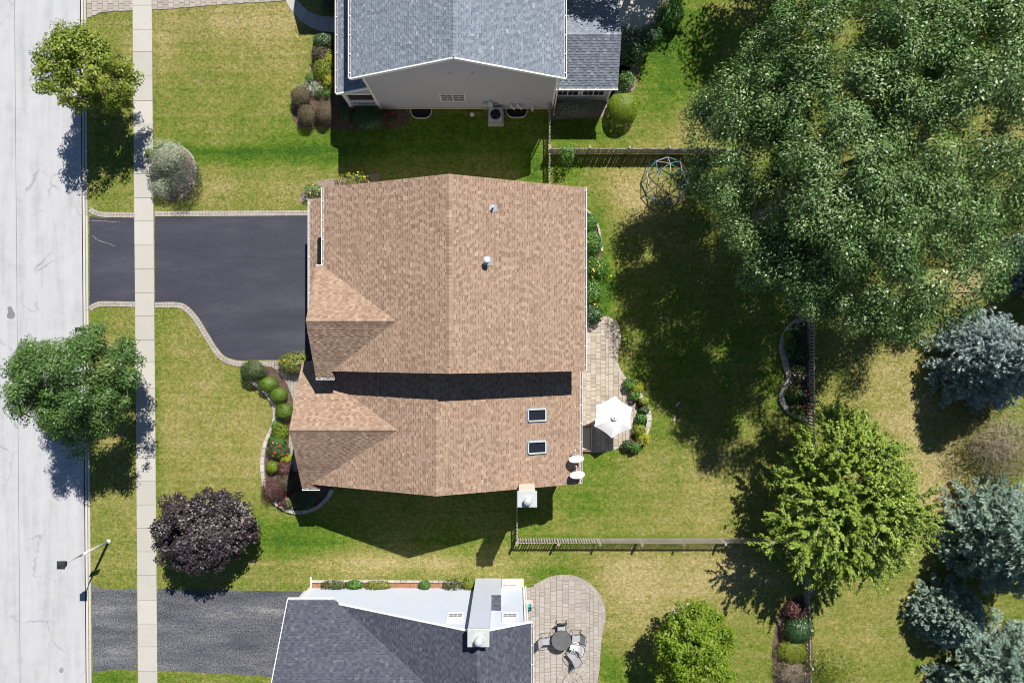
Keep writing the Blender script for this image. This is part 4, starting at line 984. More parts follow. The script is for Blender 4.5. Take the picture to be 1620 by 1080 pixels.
tree('maple_tree', 'small vivid lime green tree on the lawn at the bottom edge', (10.75, -17.8), [(10.75, -17.9, 3.1, 2.15, 2.3, 2.1)], 'bright_leaf', n_cl=170, cl_r=.45, per=130, leaf=.13, asp=.7, seed=24, shell=.28, r_base=.09, zmin=.9, rough=.25)
tree('pear_tree', 'wide bright green tree with pale arching twigs over the fence corner', (19.4, -9.3), [(18.8, -10.5, 3.9, 3.5, 3.0, 2.2), (19.1, -6.9, 4.0, 2.6, 2.7, 2.2), (19.7, -9.4, 4.4, 3.1, 3.2, 2.2)], 'pear', 'bark_pale', n_cl=400, cl_r=.75, per=240, leaf=.13, asp=.55, seed=25, shell=.42, r_base=.2, r_tip=.014, zmin=1.3, rough=.3, shoot=1.35, up=.7)
spruce('blue_spruce', 'silvery blue spruce between the oak and the brown thicket', 28.9, -1.2, 3.5, 7.5, 'blue_spruce', 31)
spruce('blue_spruce', 'blue spruce cut off by the right edge above the silvery one', 32.9, 4.9, 2.7, 7.5, 'blue_spruce', 32)
spruce('green_spruce', 'grey green spruce right of the wide bright green tree', 29.7, -11.9, 3.8, 10.0, 'green_spruce', 33, gap=.12)
spruce('green_spruce', 'grey green spruce in the bottom right corner', 29.8, -20.4, 4.0, 6.5, 'green_spruce', 34, gap=.1)
spruce('green_spruce', 'small shaded spruce between the two grey green spruces', 27.0, -16.9, 2.5, 3.6, 'green_spruce', 35)
bush('brown_thicket', 'sparse straw brown thicket of bare twigs below the blue spruce', 1585, 705, 66, 56, 2.4, 'straw', 5200, .26, .12, 41, shell=.4, wild=.5, spiky=1, bark='bark_pale', flowers='flower_red', flower_n=4, flower_size=.16)
bush('arborvitae', 'feathery bright green conifer at the top right corner', 1572, 30, 36, 38, 4.2, 'fresh', 4200, .2, .3, 42, shell=.3, wild=.5, spiky=1)

# shrubs: main house front
clip = 'clipped round shrubs along the front walk'
bush('round_shrub', 'largest dark clipped shrub nearest the sealed driveway', 400, 587, 22, 17, 1.3, 'yew', 2600, .075, .6, 51, group=clip, shell=.12)
bush('round_shrub', 'clipped green ball second from the sealed driveway', 424, 607.5, 15, 13, .95, 'box', 2000, .06, .6, 52, group=clip, shell=.06)
bush('round_shrub', 'clipped green ball third from the sealed driveway', 440.5, 624.5, 14.5, 13, .9, 'box', 2000, .06, .6, 53, group=clip, shell=.06)
bush('round_shrub', 'clipped green ball fourth from the sealed driveway, farthest along', 450, 650, 15.5, 14, .95, 'box', 2100, .06, .6, 54, group=clip, shell=.06)
bush('garage_shrub', 'loose yellow tinged shrub at the garage corner', 465, 575, 23, 17, 1.0, 'brown', 700, .12, .4, 55, wild=.6)
bush('garage_plant', 'yellow green leafy plant inside the loose garage corner shrub', 462, 574, 21, 15, 1.05, 'lime', 900, .12, .5, 155, wild=.7, flowers='flower_yellow', flower_n=8)
bush('ground_cover', 'bright green low mound below the clipped balls', 443, 683, 13, 12, .45, 'bright_leaf', 1200, .07, .6, 56, cat='plant', wild=.5)
bush('ground_cover', 'bright green low mound beside the clipped ball and pale edging', 438, 672, 8, 7, .35, 'fresh', 500, .07, .6, 156, cat='plant', wild=.4)
bush('ground_cover', 'long lime green mound in the middle of the front bed', 438, 698, 14, 9, .45, 'fresh', 1000, .07, .6, 57, cat='plant', wild=.5, flowers='flower_pink', flower_n=7)
bush('rose_bush', 'dark green rose bush with a few red blooms in the front bed', 440, 713, 17, 11, .6, 'yew', 1200, .08, .6, 58, wild=.6, flowers='flower_red', flower_n=9, flower_size=.12)
bush('hosta', 'pale variegated plant above the bronze shrub in the front bed', 452, 724, 11, 6, .4, 'gold', 400, .12, .5, 59, cat='plant', wild=.4)
bush('round_shrub', 'lime green mound left of the bronze shrub in the front bed', 430.5, 739, 10.5, 10.5, .6, 'bright_leaf', 1200, .06, .6, 60, shell=.1)
bush('bronze_shrub', 'small dark bronze shrub right of the lime mound', 450, 742, 11, 11, .7, 'burgundy', 900, .09, .6, 61, wild=.4)
bush('barberry', 'burgundy barberry at the lower end of the front bed', 433, 776, 17, 16, .9, 'burgundy', 1700, .08, .6, 62, wild=.3)
bush('barberry', 'reddish green barberry right of the burgundy one', 452, 762, 15, 13, .8, 'brown', 1300, .08, .6, 63, wild=.4)
bush('barberry', 'pale red green low plant at the pale curved edging', 451, 796, 13, 9, .5, 'burgundy', 500, .08, .6, 64, cat='plant', wild=.5, flowers='flower_pink', flower_n=5)
bush('perennial', 'green leafy plant beside the curved edging below the barberries', 458, 795, 11, 8, .45, 'fresh', 500, .1, .5, 65, cat='plant', wild=.5)
bush('ochre_plant', 'ochre yellow plant in front of the dark evergreen', 468, 789, 8, 11, .5, 'ochre', 500, .1, .5, 66, cat='plant', wild=.5)
bush('evergreen_shrub', 'dark green evergreen in the shaded end of the front bed', 482, 789, 15, 14, .9, 'deep', 1500, .1, .35, 67, wild=.4)
# variegated shrub by the sidewalk
bush('variegated_shrub', 'silvery variegated shrub beside the sidewalk', 264, 249, 28, 26, 1.5, 'silver', 3400, .085, .5, 71, wild=.35, shell=.22)
bush('variegated_shrub', 'dark grey half of the shrub group beside the sidewalk', 288, 282, 26, 36, 1.35, 'greysh', 3600, .085, .5, 72, wild=.35, shell=.22)
bush('variegated_shrub', 'small silvery clump at the lower end of the sidewalk shrub group', 258, 298, 20, 14, 1.0, 'silver', 1300, .085, .5, 73, wild=.4, shell=.2)
bush('variegated_shrub', 'dark clump between the two silvery clumps by the sidewalk', 248, 276, 14, 14, 1.0, 'greysh', 900, .085, .5, 75, wild=.4, shell=.2)
bush('small_plant', 'tiny bright green plant at the sidewalk edge of the silvery shrub', 236, 243, 5.5, 9, .6, 'bright_leaf', 420, .07, .6, 74, cat='plant')
# north house front bed
bush('shrub', 'dark green shrub at the end of the curved walk', 511, 66, 15, 12, 1.0, 'deep', 1200, .1, .5, 81, wild=.4)
bush('shrub', 'bronze green shrub below the curved walk shrub', 508, 86, 15, 15, .9, 'brown', 1200, .09, .5, 82, wild=.4)
bush('shrub', 'yellow green shrub in the middle of the grey house bed', 511, 110, 15, 16, 1.0, 'lime', 1300, .09, .6, 83, wild=.4)
bush('golden_shrub', 'upper golden yellow shrub under the porch gutter', 521, 95, 8, 12, .9, 'gold', 700, .08, .6, 84, wild=.3)
bush('golden_shrub', 'lower golden yellow shrub under the porch gutter', 519, 128, 9, 12, .8, 'gold', 700, .08, .6, 85, wild=.3)
bush('small_plant', 'small bluish green plant at the lawn edge of the grey house bed', 491, 123, 8, 7, .5, 'fresh', 450, .08, .6, 86, cat='plant')
bush('perennial', 'pale silvery perennials above the bronze grasses', 494, 140, 17, 11, .5, 'silver', 900, .09, .4, 87, cat='plant', wild=.7, flowers='flower_white', flower_n=6)
bush('perennial', 'soft green perennials beside the porch corner', 512, 146, 14, 10, .45, 'fresh', 500, .09, .4, 88, cat='plant', wild=.7)
hed = 'bronze twiggy shrubs below the grey house bed'
bush('twiggy_shrub', 'bronze twiggy mound farthest left by the grey house', 475, 154, 15, 17, 1.0, 'brown', 1700, .14, .22, 91, group=hed, spiky=1)
bush('twiggy_shrub', 'bronze twiggy mound in the middle, lowest of the three', 486, 182, 15, 17, 1.0, 'brown', 1700, .14, .22, 92, group=hed, spiky=1)
bush('twiggy_shrub', 'bronze twiggy mound nearest the grey porch', 513, 179, 14, 18, 1.0, 'brown', 1700, .14, .22, 93, group=hed, spiky=1)
bush('boxy_hedge', 'dense dark green boxy hedge below the grey porch railing', 584, 188, 27, 17, 1.1, 'deep', 3400, .085, .6, 94, shell=.12, wild=.1)
bush('shrub', 'small round shrub between twiggy mound and boxy hedge', 547, 180, 11, 12, .7, 'yew', 800, .09, .6, 95, wild=.3)
bush('flowering_plant', 'dark plant with red blooms right of the boxy hedge', 618, 187, 9, 8, .5, 'greysh', 350, .09, .5, 96, cat='plant', wild=.5, flowers='flower_red', flower_n=12, flower_size=.12)
bush('hedge', 'dark evergreen hedge above the curved walk', 520, 6, 17, 14, 1.1, 'deep', 1600, .09, .5, 97)
# north house back
bush('globe_shrub', 'bright lime green globe shrub at the sunroom corner', 985, 171, 22.5, 24, 1.5, 'bright_leaf', 4200, .085, .6, 101, shell=.07, up=1.6)
bush('weeping_shrub', 'grey green spreading shrub under the sunroom windows', 912, 169, 40, 13, .8, 'silver', 1500, .1, .35, 102, wild=.4)
bush('side_shrub', 'dark leafy shrub beside the sunroom below the patio', 1000, 75, 24, 28, 1.6, 'deep', 2000, .12, .5, 103, wild=.4)
bush('side_shrub', 'green leafy shrub between globe shrub and sunroom wall', 990, 128, 13, 15, 1.0, 'fresh', 900, .11, .5, 104, wild=.5)
bush('ornamental_grass', 'arching green grass clump at the patio edge by the top', 1060, 22, 20, 22, 1.2, 'fresh', 1500, .34, .09, 105, cat='plant', spiky=1, wild=.4)
bush('ornamental_grass', 'shaded grass clump between patio and side shrub', 1030, 55, 18, 14, .8, 'deep', 700, .26, .12, 106, cat='plant', spiky=1, wild=.4)
bush('sapling', 'small light green sapling against the dark picket fence', 897, 246, 11, 13, 1.7, 'fresh', 350, .12, .6, 107, wild=.7)
# flowers at the main house north corner
bush('sunflower_clump', 'yellow flowering plants by the garage corner of the tan house', 495, 302, 14, 11, .9, 'fresh', 350, .12, .5, 111, cat='plant', wild=.8, flowers='flower_yellow', flower_n=8, flower_size=.09)
bush('sunflower_clump', 'yellow flowering plants peeping above the tan roof edge', 558, 283, 26, 9, .9, 'lime', 420, .12, .5, 112, cat='plant', wild=.8, flowers='flower_yellow', flower_n=12, flower_size=.09)
# east bed
for i, (px_, py_, rx_, ry_, m_, lb) in enumerate([
    (934, 353, 9, 14, 'fresh', 'topmost leafy plant in the bed behind the tan house'),
    (937, 384, 13, 19, 'fresh', 'tall bright leafy plant second in the bed behind the tan house'),
    (944, 424, 17, 16, 'fresh', 'yellow flowered bushy plant in the middle of the bed behind the tan house'),
    (938, 462, 13, 20, 'fresh', 'leafy plant with one yellow bloom below the bushy one'),
    (938, 496, 15, 14, 'deep', 'broad leafy plant at the patio end of the bed behind the tan house')]):
    bush('perennial', lb, px_, py_, rx_, ry_, .95, m_, 1000, .13, .55, 120+i, cat='plant', wild=.5, flowers='flower_yellow' if i in (1, 2, 3, 4) else None, flower_n=(0, 3, 14, 3, 6)[i], flower_size=.12)
# back bed
bb = [(1262, 522, 10, 10, 'deep', None, 'green plant at the upper end of the back fence bed'), (1250, 549, 9, 15, 'fresh', None, 'pale green leafy clump at the bend of the back fence bed'),
      (1268, 560, 10, 14, 'deep', None, 'dark leafy plant against the pickets of the back fence bed'), (1262, 590, 12, 14, 'yew', 'flower_pink', 'dark plant with pink blooms in the middle of the back fence bed'),
      (1254, 622, 11, 12, 'fresh', 'flower_red', 'light green plant with red blooms in the back fence bed'), (1270, 628, 10, 14, 'deep', 'flower_red', 'dark plant with red blooms by the pickets'),
      (1262, 646, 12, 9, 'yew', 'flower_red', 'low plant with red blooms at the lower end of the back fence bed'), (1247, 530, 6, 6, 'bright_leaf', None, 'tiny bright plant behind the stone edging of the back fence bed')]
for i, (px_, py_, rx_, ry_, m_, fl, lb) in enumerate(bb):
    bush('perennial', lb, px_, py_, rx_, ry_, .6, m_, 600, .11, .55, 140+i, cat='plant', wild=.6, flowers=fl, flower_n=7, flower_size=.11)
# south-east bed and airy bush
bush('red_shrub', 'dull red shrub at the head of the bottom bed', 1258, 965, 17, 12, .9, 'burgundy', 900, .12, .5, 161, wild=.5)
bush('round_shrub', 'dense glossy green round shrub below the dull red shrub', 1264, 996, 24, 22, 1.2, 'deep', 2600, .1, .55, 162, shell=.12)
bush('daylily', 'yellowing strap leaved clump below the glossy round shrub', 1256, 1030, 20, 18, .8, 'lime', 1300, .3, .09, 163, cat='plant', spiky=1, wild=.5)
bush('daylily', 'faded strap leaved clump at the bottom edge beside the fence', 1254, 1064, 22, 18, .7, 'straw', 1200, .28, .1, 164, cat='plant', spiky=1, wild=.6, flowers='flower_pink', flower_n=6)
bush('airy_bush', 'airy pale yellow green bush right of the bottom fence', 1318, 1058, 46, 32, 1.6, 'lime', 2300, .12, .35, 165, wild=.8, shell=.45)
# plants along the white wall
for i, (px_, rx_, m_, lb) in enumerate([(529, 20, 'yew', 'long dark green plant along the white wall'), (560, 11, 'fresh', 'small loose green plant along the white wall'), (597, 19, 'lime', 'yellow green mound along the white wall'),
    (672, 8, 'fresh', 'little bright green plant along the white wall'), (718, 16, 'yew', 'spreading green plant near the white chimney'), (742, 10, 'lime', 'yellowish plant touching the white chimney')]):
    bush('perennial', lb, px_, 925+(2 if i == 4 else 0), rx_, 6.5+(4 if i > 3 else 0), .55, m_, 700, .09, .5, 170+i, cat='plant', wild=.5)
# ------------------------------------------------------------------ fences
def fence(label, a, c, h=1.15, gap=.16, side=1, pw_=.1, group='picket fences', post_every=2.43, dog=True, seed=1, skip=None):
    """a picket fence from a to c (world XY): posts, two rails, pickets on one side"""
    a, c = Vector((*a, 0)), Vector((*c, 0)); d = (c-a); L_ = d.length; d.normalize(); nrm = Vector((-d.y, d.x, 0))*side
    t_ = thing('picket_fence', label, 'fence', tuple((a+c)/2), group); off = origin(t_); r = random.Random(seed); ang = math.atan2(d.y, d.x)
    b = MB(); b.box((0, 0, (h+.08)/2), (.10, .10, h+.08)); b.box((0, 0, h+.10), (.125, .125, .035)); pm = b.mesh('post', M['wood'])
    n_ = max(1, round(L_/post_every))
    for i in range(n_+1): p = a+d*(L_*i/n_); link('post', pm, t_, (p.x-off.x, p.y-off.y, 0), ang)
    for z in (.28, h-.2):
        for i in range(n_):
            b = MB(); p0 = a+d*(L_*i/n_+.05)+nrm*.02; p1 = a+d*(L_*(i+1)/n_-.05)+nrm*.02; b.beam((p0.x, p0.y, z), (p1.x, p1.y, z), .045, .09, r.random()); b.build('rail', M['wood'], t_)
    pms = []
    for k in range(4):
        b = MB(); w = pw_; hh = h+(.0, .012, -.012, .005)[k]
        q = [(-w/2, .03), (w/2, .03), (w/2, hh-.05), (w*.22, hh), (-w*.22, hh), (-w/2, hh-.05)]
        b.add([(x, -.011, z) for x, z in q]+[(x, .011, z) for x, z in q], [(0, 1, 2, 3, 4, 5), (11, 10, 9, 8, 7, 6)]+[(i, i+6, (i+1) % 6+6, (i+1) % 6) for i in range(6)], (.25, .5, .8, .6)[k]); pms.append(b.mesh('picket', M['wood']))
    x = gap/2
    while x < L_:
        p = a+d*x+nrm*.065
        o = link('picket', r.choice(pms), t_, (p.x-off.x, p.y-off.y, 0), ang); o.rotation_euler = (r.uniform(-.015, .015), r.uniform(-.02, .02), ang)
        x += gap
    return t_
fence('long sunlit picket fence between the two lower lawns', (.28, -12.48), (18.3, -12.48), side=1, pw_=.08, gap=.165, seed=1)
fence('short picket fence joining the tan house to the long lower fence', (.28, -8.9), (.28, -12.40), side=1, seed=2, gap=.2)
fence('dark picket fence above the climbing dome', (2.36, 11.94), (14.6, 11.94), side=-1, pw_=.142, seed=3)
fence('narrow picket gate fence between grey house and upper fence', (2.3, 14.55), (2.3, 12.05), side=1, seed=4, gap=.2)
fence('narrow picket fence between upper fence and tan house', (2.3, 11.85), (2.3, 8.45), side=1, seed=5, gap=.2)
fence('picket fence behind the back flower bed', (18.72, 4.3), (18.72, -6.4), side=-1, seed=6, gap=.2)
fence('picket fence running under the wide bright green tree', (18.62, -6.55), (18.45, -15.3), side=-1, seed=7, gap=.22)
fence('picket fence beside the bottom flower bed', (18.5, -15.45), (18.62, -22.6), side=-1, seed=8, gap=.25, h=.95)

# ------------------------------------------------------------------ street furniture
lx, ly = P(172, 856).x, P(172, 856).y; lh = 4.62
t_ = thing('street_lamp', 'slim pale street lamp with black lantern leaning over the road edge', 'street lamp', (lx, ly, 0))
b = MB(); b.lathe([(.16, 0), (.16, .05), (.11, .08), (.09, .2)], (lx, ly, 0), 14); b.build('base', M['galv_pale'], t_, True)
b = MB(); b.tube((lx, ly, .1), (lx, ly, 2.6), .085, .07, 12); b.tube((lx, ly, 2.6), (lx, ly, lh-.42), .05, .04, 12); b.build('pole', M['galv_pale'], t_, True)
b = MB(); b.box((lx+.02, ly-.06, 2.55), (.62, .03, .42), .35); b.build('sign_plate', M['galv_pale'], t_)
b = MB()
for z0_, z1_, w0, w1 in ((lh-.42, lh-.38, .22, .22), (lh-.38, lh-.05, .26, .40), (lh-.05, lh-.03, .46, .46), (lh-.03, lh+.10, .44, .10), (lh+.10, lh+.16, .06, .03)):
    vs = [(lx+sx*w/2, ly+sy*w/2, z) for z, w in ((z0_, w0), (z1_, w1)) for sx, sy in ((-1, -1), (1, -1), (1, 1), (-1, 1))]
    b.add(vs, [(3, 2, 1, 0), (4, 5, 6, 7), (0, 1, 5, 4), (1, 2, 6, 5), (2, 3, 7, 6), (3, 0, 4, 7)])
b.build('lantern', M['dark'], t_)
q = P(144.5, 521); t_ = thing('mailbox', 'black mailbox on a post at the kerb beside the round street tree', 'mailbox', (q.x, q.y, 0))
b = MB(); b.box((q.x+.1, q.y, .5), (.1, .1, 1.02)); b.build('post', M['dark'], t_)
b = MB()
for s in range(9): pass
prof = [(-.12, 0), (.12, 0), (.12, .14)]+[(.12*math.cos(a), .14+.12*math.sin(a)) for a in np.linspace(.2, math.pi-.2, 7)]+[(-.12, .14)]
m_ = len(prof); b.add([(q.x-.22, q.y+u, 1.0+w) for u, w in prof]+[(q.x+.28, q.y+u, 1.0+w) for u, w in prof], [tuple(range(m_-1, -1, -1)), tuple(range(m_, 2*m_))]+[(i, (i+1) % m_, (i+1) % m_+m_, i+m_) for i in range(m_)]); bx_ = b.build('box', M['dark'], t_)
b = MB(); b.box((q.x-.23, q.y, 1.13), (.015, .22, .22)); b.build('door', M['dark'], bx_)

# ------------------------------------------------------------------ patio umbrella
ux, uy = P(971.5, 660.5, 2.45).x, P(971.5, 660.5, 2.45).y
t_ = thing('patio_umbrella', 'white six sided umbrella open over the paver patio', 'umbrella', (ux, uy, .05))
b = MB(); b.tube((ux, uy, .05), (ux, uy, 2.56), .024, n=10); b.build('pole', M['cream'], t_, True)
b = MB(); b.lathe([(.28, .05), (.28, .1), (.2, .14), (.05, .18), (.045, .4)], (ux, uy, 0), 18); b.build('base', M['dark'], t_, True)
ang0 = math.radians(90-4)
rim = [(ux+1.27*math.cos(ang0+k*math.pi/3), uy+1.27*math.sin(ang0+k*math.pi/3), 2.13) for k in range(6)]
for k in range(6):
    A, B_ = Vector(rim[k]), Vector(rim[(k+1) % 6]); C_ = Vector((ux, uy, 2.5)); b = MB(); vs = []; nn = 6
    for i in range(nn+1):
        for j in range(nn+1-0):
            s_ = i/nn; t = j/nn; p = C_*(1-s_)+(A*(1-t)+B_*t)*s_
            sag = .05*math.sin(math.pi*t)*s_; inw_ = (C_-p)*.06*math.sin(math.pi*t)*s_
            vs.append((p.x+inw_.x, p.y+inw_.y, p.z-sag+.045*math.sin(math.pi*s_)))
    b.add(vs, [(i*(nn+1)+j, (i+1)*(nn+1)+j, (i+1)*(nn+1)+j+1, i*(nn+1)+j+1) for i in range(nn) for j in range(nn)])
    b.build('canopy_panel', M['bright'], t_, True)
    b = MB(); b.tube((ux, uy, 2.46), A-Vector((0, 0, .03)), .012, n=5); b.build('rib', M['cream'], t_)
b = MB(); b.lathe([(.20, 2.505), (.2, 2.52), (.1, 2.56), (.03, 2.58)], (ux, uy, 0), 12); b.build('vent_cap', M['bright'], t_, True)
b = MB(); b.lathe([(.02, 2.575), (.035, 2.59), (.03, 2.63), (.008, 2.65)], (ux, uy, 0), 10); b.build('finial', M['dark'], t_, True)
# wooden step at the patio door
q0, q1 = P(920, 674), P(935, 712)
t_ = thing('door_step', 'low red brown wooden step frame at the patio door', 'step', ((q0.x+q1.x)/2, (q0.y+q1.y)/2, .05))
for nm, cc, dd in (('side_board', ((q0.x+q1.x)/2, q0.y, .15), (.62, .09, .2)), ('side_board', ((q0.x+q1.x)/2, q1.y, .15), (.62, .09, .2)), ('front_board', (q1.x, (q0.y+q1.y)/2, .15), (.08, 1.42, .2))):
    b = MB(); b.box(cc, dd); b.build(nm, M['deckwood'] if nm == 'side_board' else M['concrete'], t_)
b = MB(); b.box(((q0.x+q1.x)/2-.03, (q0.y+q1.y)/2, .12), (.5, 1.4, .1)); b.build('tread', M['paver'], t_)
# curved planter wall round the patio
pw = smooth_line([(995, 612), (1008, 622), (1020, 641), (1025, 661), (1021, 681), (1011, 697), (999, 709)], 5)
L_ = PX(pw); r = random.Random(77); t_ = thing('planter_wall', 'low curved stone wall with plants on the outer edge of the patio', 'wall', (L_[15][0], L_[15][1], 0))
for lay in range(2):
    for x, y, dx, dy in walk(L_, .4 if lay == 0 else .42):
        b = MB(); b.box((x, y, .12+.2*lay), (.385, .3*r.uniform(.94, 1.04), .195), math.atan2(dy, dx), r.random()); b.build('stone', M['edging'], t_)
sheet('planter_bed', PX(pw+[(990, 700), (1002, 685), (1010, 668), (1010, 648), (1000, 625), (988, 610)]), .064, M['mulch'])
for i, (px_, py_, rr_, m_, fl, lb) in enumerate([(996, 608, 9, 'fresh', None, 'green plant at the upper end of the patio planter wall'), (1006, 612, 11, 'gold', 'terracotta', 'yellow spiky plant in a clay pot on the planter wall'),
    (1004, 626, 8, 'fresh', None, 'leafy plant just below the yellow spiky plant'), (1018, 634, 7, 'lime', 'flower_pink', 'faded plant on the outer side of the planter wall'), (1019, 649, 7, 'yew', None, 'dark sparse plant on the right bend of the planter wall'),
    (1015, 661, 8, 'fresh', None, 'green plant level with the umbrella on the planter wall'), (1012, 680, 10, 'lime', None, 'lime plant low on the planter wall'), (1017, 692, 10, 'gold', None, 'golden leafy plant at the lower bend of the planter wall'),
    (1004, 707, 8, 'fresh', None, 'dark green plant at the lower end of the planter wall'), (994, 704, 8, 'yew', None, 'leafy plant where the planter wall meets the lawn')]):
    bush('planter_plant', lb, px_, py_, rr_, rr_*.9, .7, m_, 420, .13, .45, 200+i, cat='plant', wild=.7, spiky=1 if i == 1 else 0, flowers='flower_pink' if fl == 'flower_pink' else None, flower_n=5)

# ------------------------------------------------------------------ satellite dishes on the wing eave
def dish(label, px, py):
    c = on_wing(px-6, py-6); top = P(px, py, c.z+.55)
    t_ = thing('satellite_dish', label, 'satellite dish', tuple(c), 'satellite dishes on the tan eave')
    n_ = Vector((-.12, .90, .36)).normalized(); s_ = n_.cross(Vector((0, 0, 1))).normalized(); v_ = s_.cross(n_)
    b = MB(); vs = []; R_ = .43; N_ = 22
    for rr_ in (0, .35, .7, 1):
        for k in range(N_):
            a = 2*math.pi*k/N_; vs.append(top+s_*math.cos(a)*R_*rr_+v_*math.sin(a)*R_*.9*rr_+n_*(.10*(rr_*rr_-1)+.05))
    fs = [(j*N_+k, j*N_+(k+1) % N_, (j+1)*N_+(k+1) % N_, (j+1)*N_+k) for j in range(3) for k in range(N_)]
    b.add(vs, fs); m0 = len(vs); b.add([v-n_*.02 for v in vs], [tuple(reversed(f)) for f in fs]); b.build('reflector', M['white'], t_, True)
    b = MB(); b.tube(c-Vector((0, 0, .05)), top-n_*.06, .025, n=8); b.tube(c+Vector((.0, .3, -.02)), top-n_*.08, .014, n=6); b.build('mast', M['galv'], t_)
    f0 = top-v_*R_*.85; f1 = top+n_*.5-v_*.18; b = MB(); b.tube(f0, f1, .018, n=6); b.build('feed_arm', M['galv'], t_)
    b = MB(); b.tube(f1-n_*.04+v_*.02, f1+n_*.06+v_*.06, .04, n=8); b.build('receiver', M['white'], t_)
dish('upper satellite dish on the lower right eave of the tan roof', 912, 727); dish('lower satellite dish on the lower right eave of the tan roof', 913.5, 752)

# ------------------------------------------------------------------ climbing dome
dx_, dy_ = 9.68, 10.12
t_ = thing('climbing_dome', 'geodesic climbing dome of teal and mauve bars under the oak edge', 'climbing dome', (dx_, dy_, 0))
bm = bmesh.new(); bmesh.ops.create_icosphere(bm, subdivisions=2, radius=1.5); r = random.Random(9)
rotm = Matrix.Rotation(math.radians(18), 3, 'Z')
for e in bm.edges:
    p, q = rotm @ e.verts[0].co, rotm @ e.verts[1].co
    if p.z < -.05 or q.z < -.05: continue
    p = Vector((dx_+p.x, dy_+p.y, .03+p.z*1.08)); q = Vector((dx_+q.x, dy_+q.y, .03+q.z*1.08))
    b = MB(); b.tube(p, q, .024, n=6); b.build('bar', M[r.choice(['teal', 'teal', 'mauve', 'mauve', 'mauve'])], t_)
for v in bm.verts:
    p = rotm @ v.co
    if p.z < -.05: continue
    b = MB(); b.lathe([(.02, -.03), (.05, -.02), (.05, .02), (.02, .03)], (dx_+p.x, dy_+p.y, .03+p.z*1.08), 8); b.build('hub', M['dark'], t_)
bm.free()

# ------------------------------------------------------------------ south patio furniture
tx, ty = P(888, 1012, .7).x, P(888, 1012, .7).y; zt = .05
t_ = thing('patio_table', 'round glass topped patio table among grey sling chairs', 'table', (tx, ty, zt))
b = MB(); b.lathe([(.60, .70), (.64, .70), (.64, .725), (.60, .725)], (tx, ty, zt), 28); b.build('rim', M['dark'], t_, True)
b = MB(); b.lathe([(.02, .728), (.61, .728), (.61, .736), (.02, .736)], (tx, ty, zt), 28); b.build('table_top', M['tglass'], t_)
for k in range(4):
    a = k*math.pi/2+.6; b = MB(); b.path([(tx+.5*math.cos(a), ty+.5*math.sin(a), zt), (tx+.3*math.cos(a), ty+.3*math.sin(a), zt+.35), (tx+.52*math.cos(a), ty+.52*math.sin(a), zt+.70)], .018, 6); b.build('leg', M['dark'], t_)
def chair(label, px, py, face, m='sling'):
    x, y = P(px, py, .5).x, P(px, py, .5).y; t_ = thing('patio_chair', label, 'chair', (x, y, zt), 'sling chairs around the glass table')
    f = Vector((math.cos(face), math.sin(face), 0)); s = Vector((-f.y, f.x, 0)); o = Vector((x, y, zt)); Z = Vector((0, 0, 1))
    def slab(pts, name):
        b = MB(); n_ = (pts[1]-pts[0]).cross(pts[3]-pts[0]).normalized()*.012; b.add([p+n_ for p in pts]+[p-n_ for p in pts], [(0, 1, 2, 3), (7, 6, 5, 4), (0, 4, 5, 1), (1, 5, 6, 2), (2, 6, 7, 3), (3, 7, 4, 0)]); b.build(name, M[m], t_)
    w = .27
    slab([o-f*.24-s*w+Z*.40, o+f*.26-s*w+Z*.44, o+f*.26+s*w+Z*.44, o-f*.24+s*w+Z*.40], 'seat')
    slab([o-f*.25-s*w+Z*.42, o-f*.50-s*w+Z*.98, o-f*.50+s*w+Z*.98, o-f*.25+s*w+Z*.42], 'backrest')
    for sg_ in (-1, 1):
        b = MB(); e = s*sg_*.30
        b.path([o+f*.30+e+Z*.012, o+f*.27+e+Z*.62, o-f*.05+e+Z*.66, o-f*.36+e+Z*.64], .016, 6); b.build('arm', M['dark'], t_)
        b = MB(); b.path([o-f*.34+e+Z*.012, o-f*.20+e+Z*.42, o-f*.52+e*.92+Z*1.0], .016, 6); b.build('leg', M['dark'], t_)
        b = MB(); b.path([o-f*.34+e+Z*.014, o+f*.30+e+Z*.014], .014, 6); b.build('runner', M['dark'], t_)
    b = MB(); b.path([o-f*.52-s*.28+Z*1.0, o-f*.56+Z*1.02, o-f*.52+s*.28+Z*1.0], .016, 6); b.build('top_rail', M['dark'], t_)
chair('grey sling chair above the glass table', 889, 993, -math.pi/2)
chair('grey sling chair left of the glass table', 864, 1013, .1)
chair('pale sling chair right of the glass table', 912, 1008, math.pi*.98, 'sling')
chair('grey sling chair turned away below the glass table', 906, 1036, 2.25)
chair('sling chair coloured white for its sun glare beside the glass table', 909, 1022, 2.9, 'bright')  # sun glare on the sling put into its white colour
# fire pit ring
fx, fy = P(906, 1078).x, P(906, 1078).y
t_ = thing('fire_pit_ring', 'round paver ring set into the bottom patio', 'fire pit', (fx, fy, .05))
for R_, w_, n_, h_ in ((1.02, .36, 22, .10), (.62, .32, 16, .16), (.28, .3, 9, .11)):
    for k in range(n_):
        a0, a1 = 2*math.pi*k/n_+.012/R_, 2*math.pi*(k+1)/n_-.012/R_; b = MB()
        b.prism([(fx+q*math.cos(a), fy+q*math.sin(a)) for q, a in ((R_, a0), (R_, (a0+a1)/2), (R_, a1), (R_-w_, a1), (R_-w_, (a0+a1)/2), (R_-w_, a0))], .04, h_, rng.random()); b.build('paver', M['paver_pale'], t_)
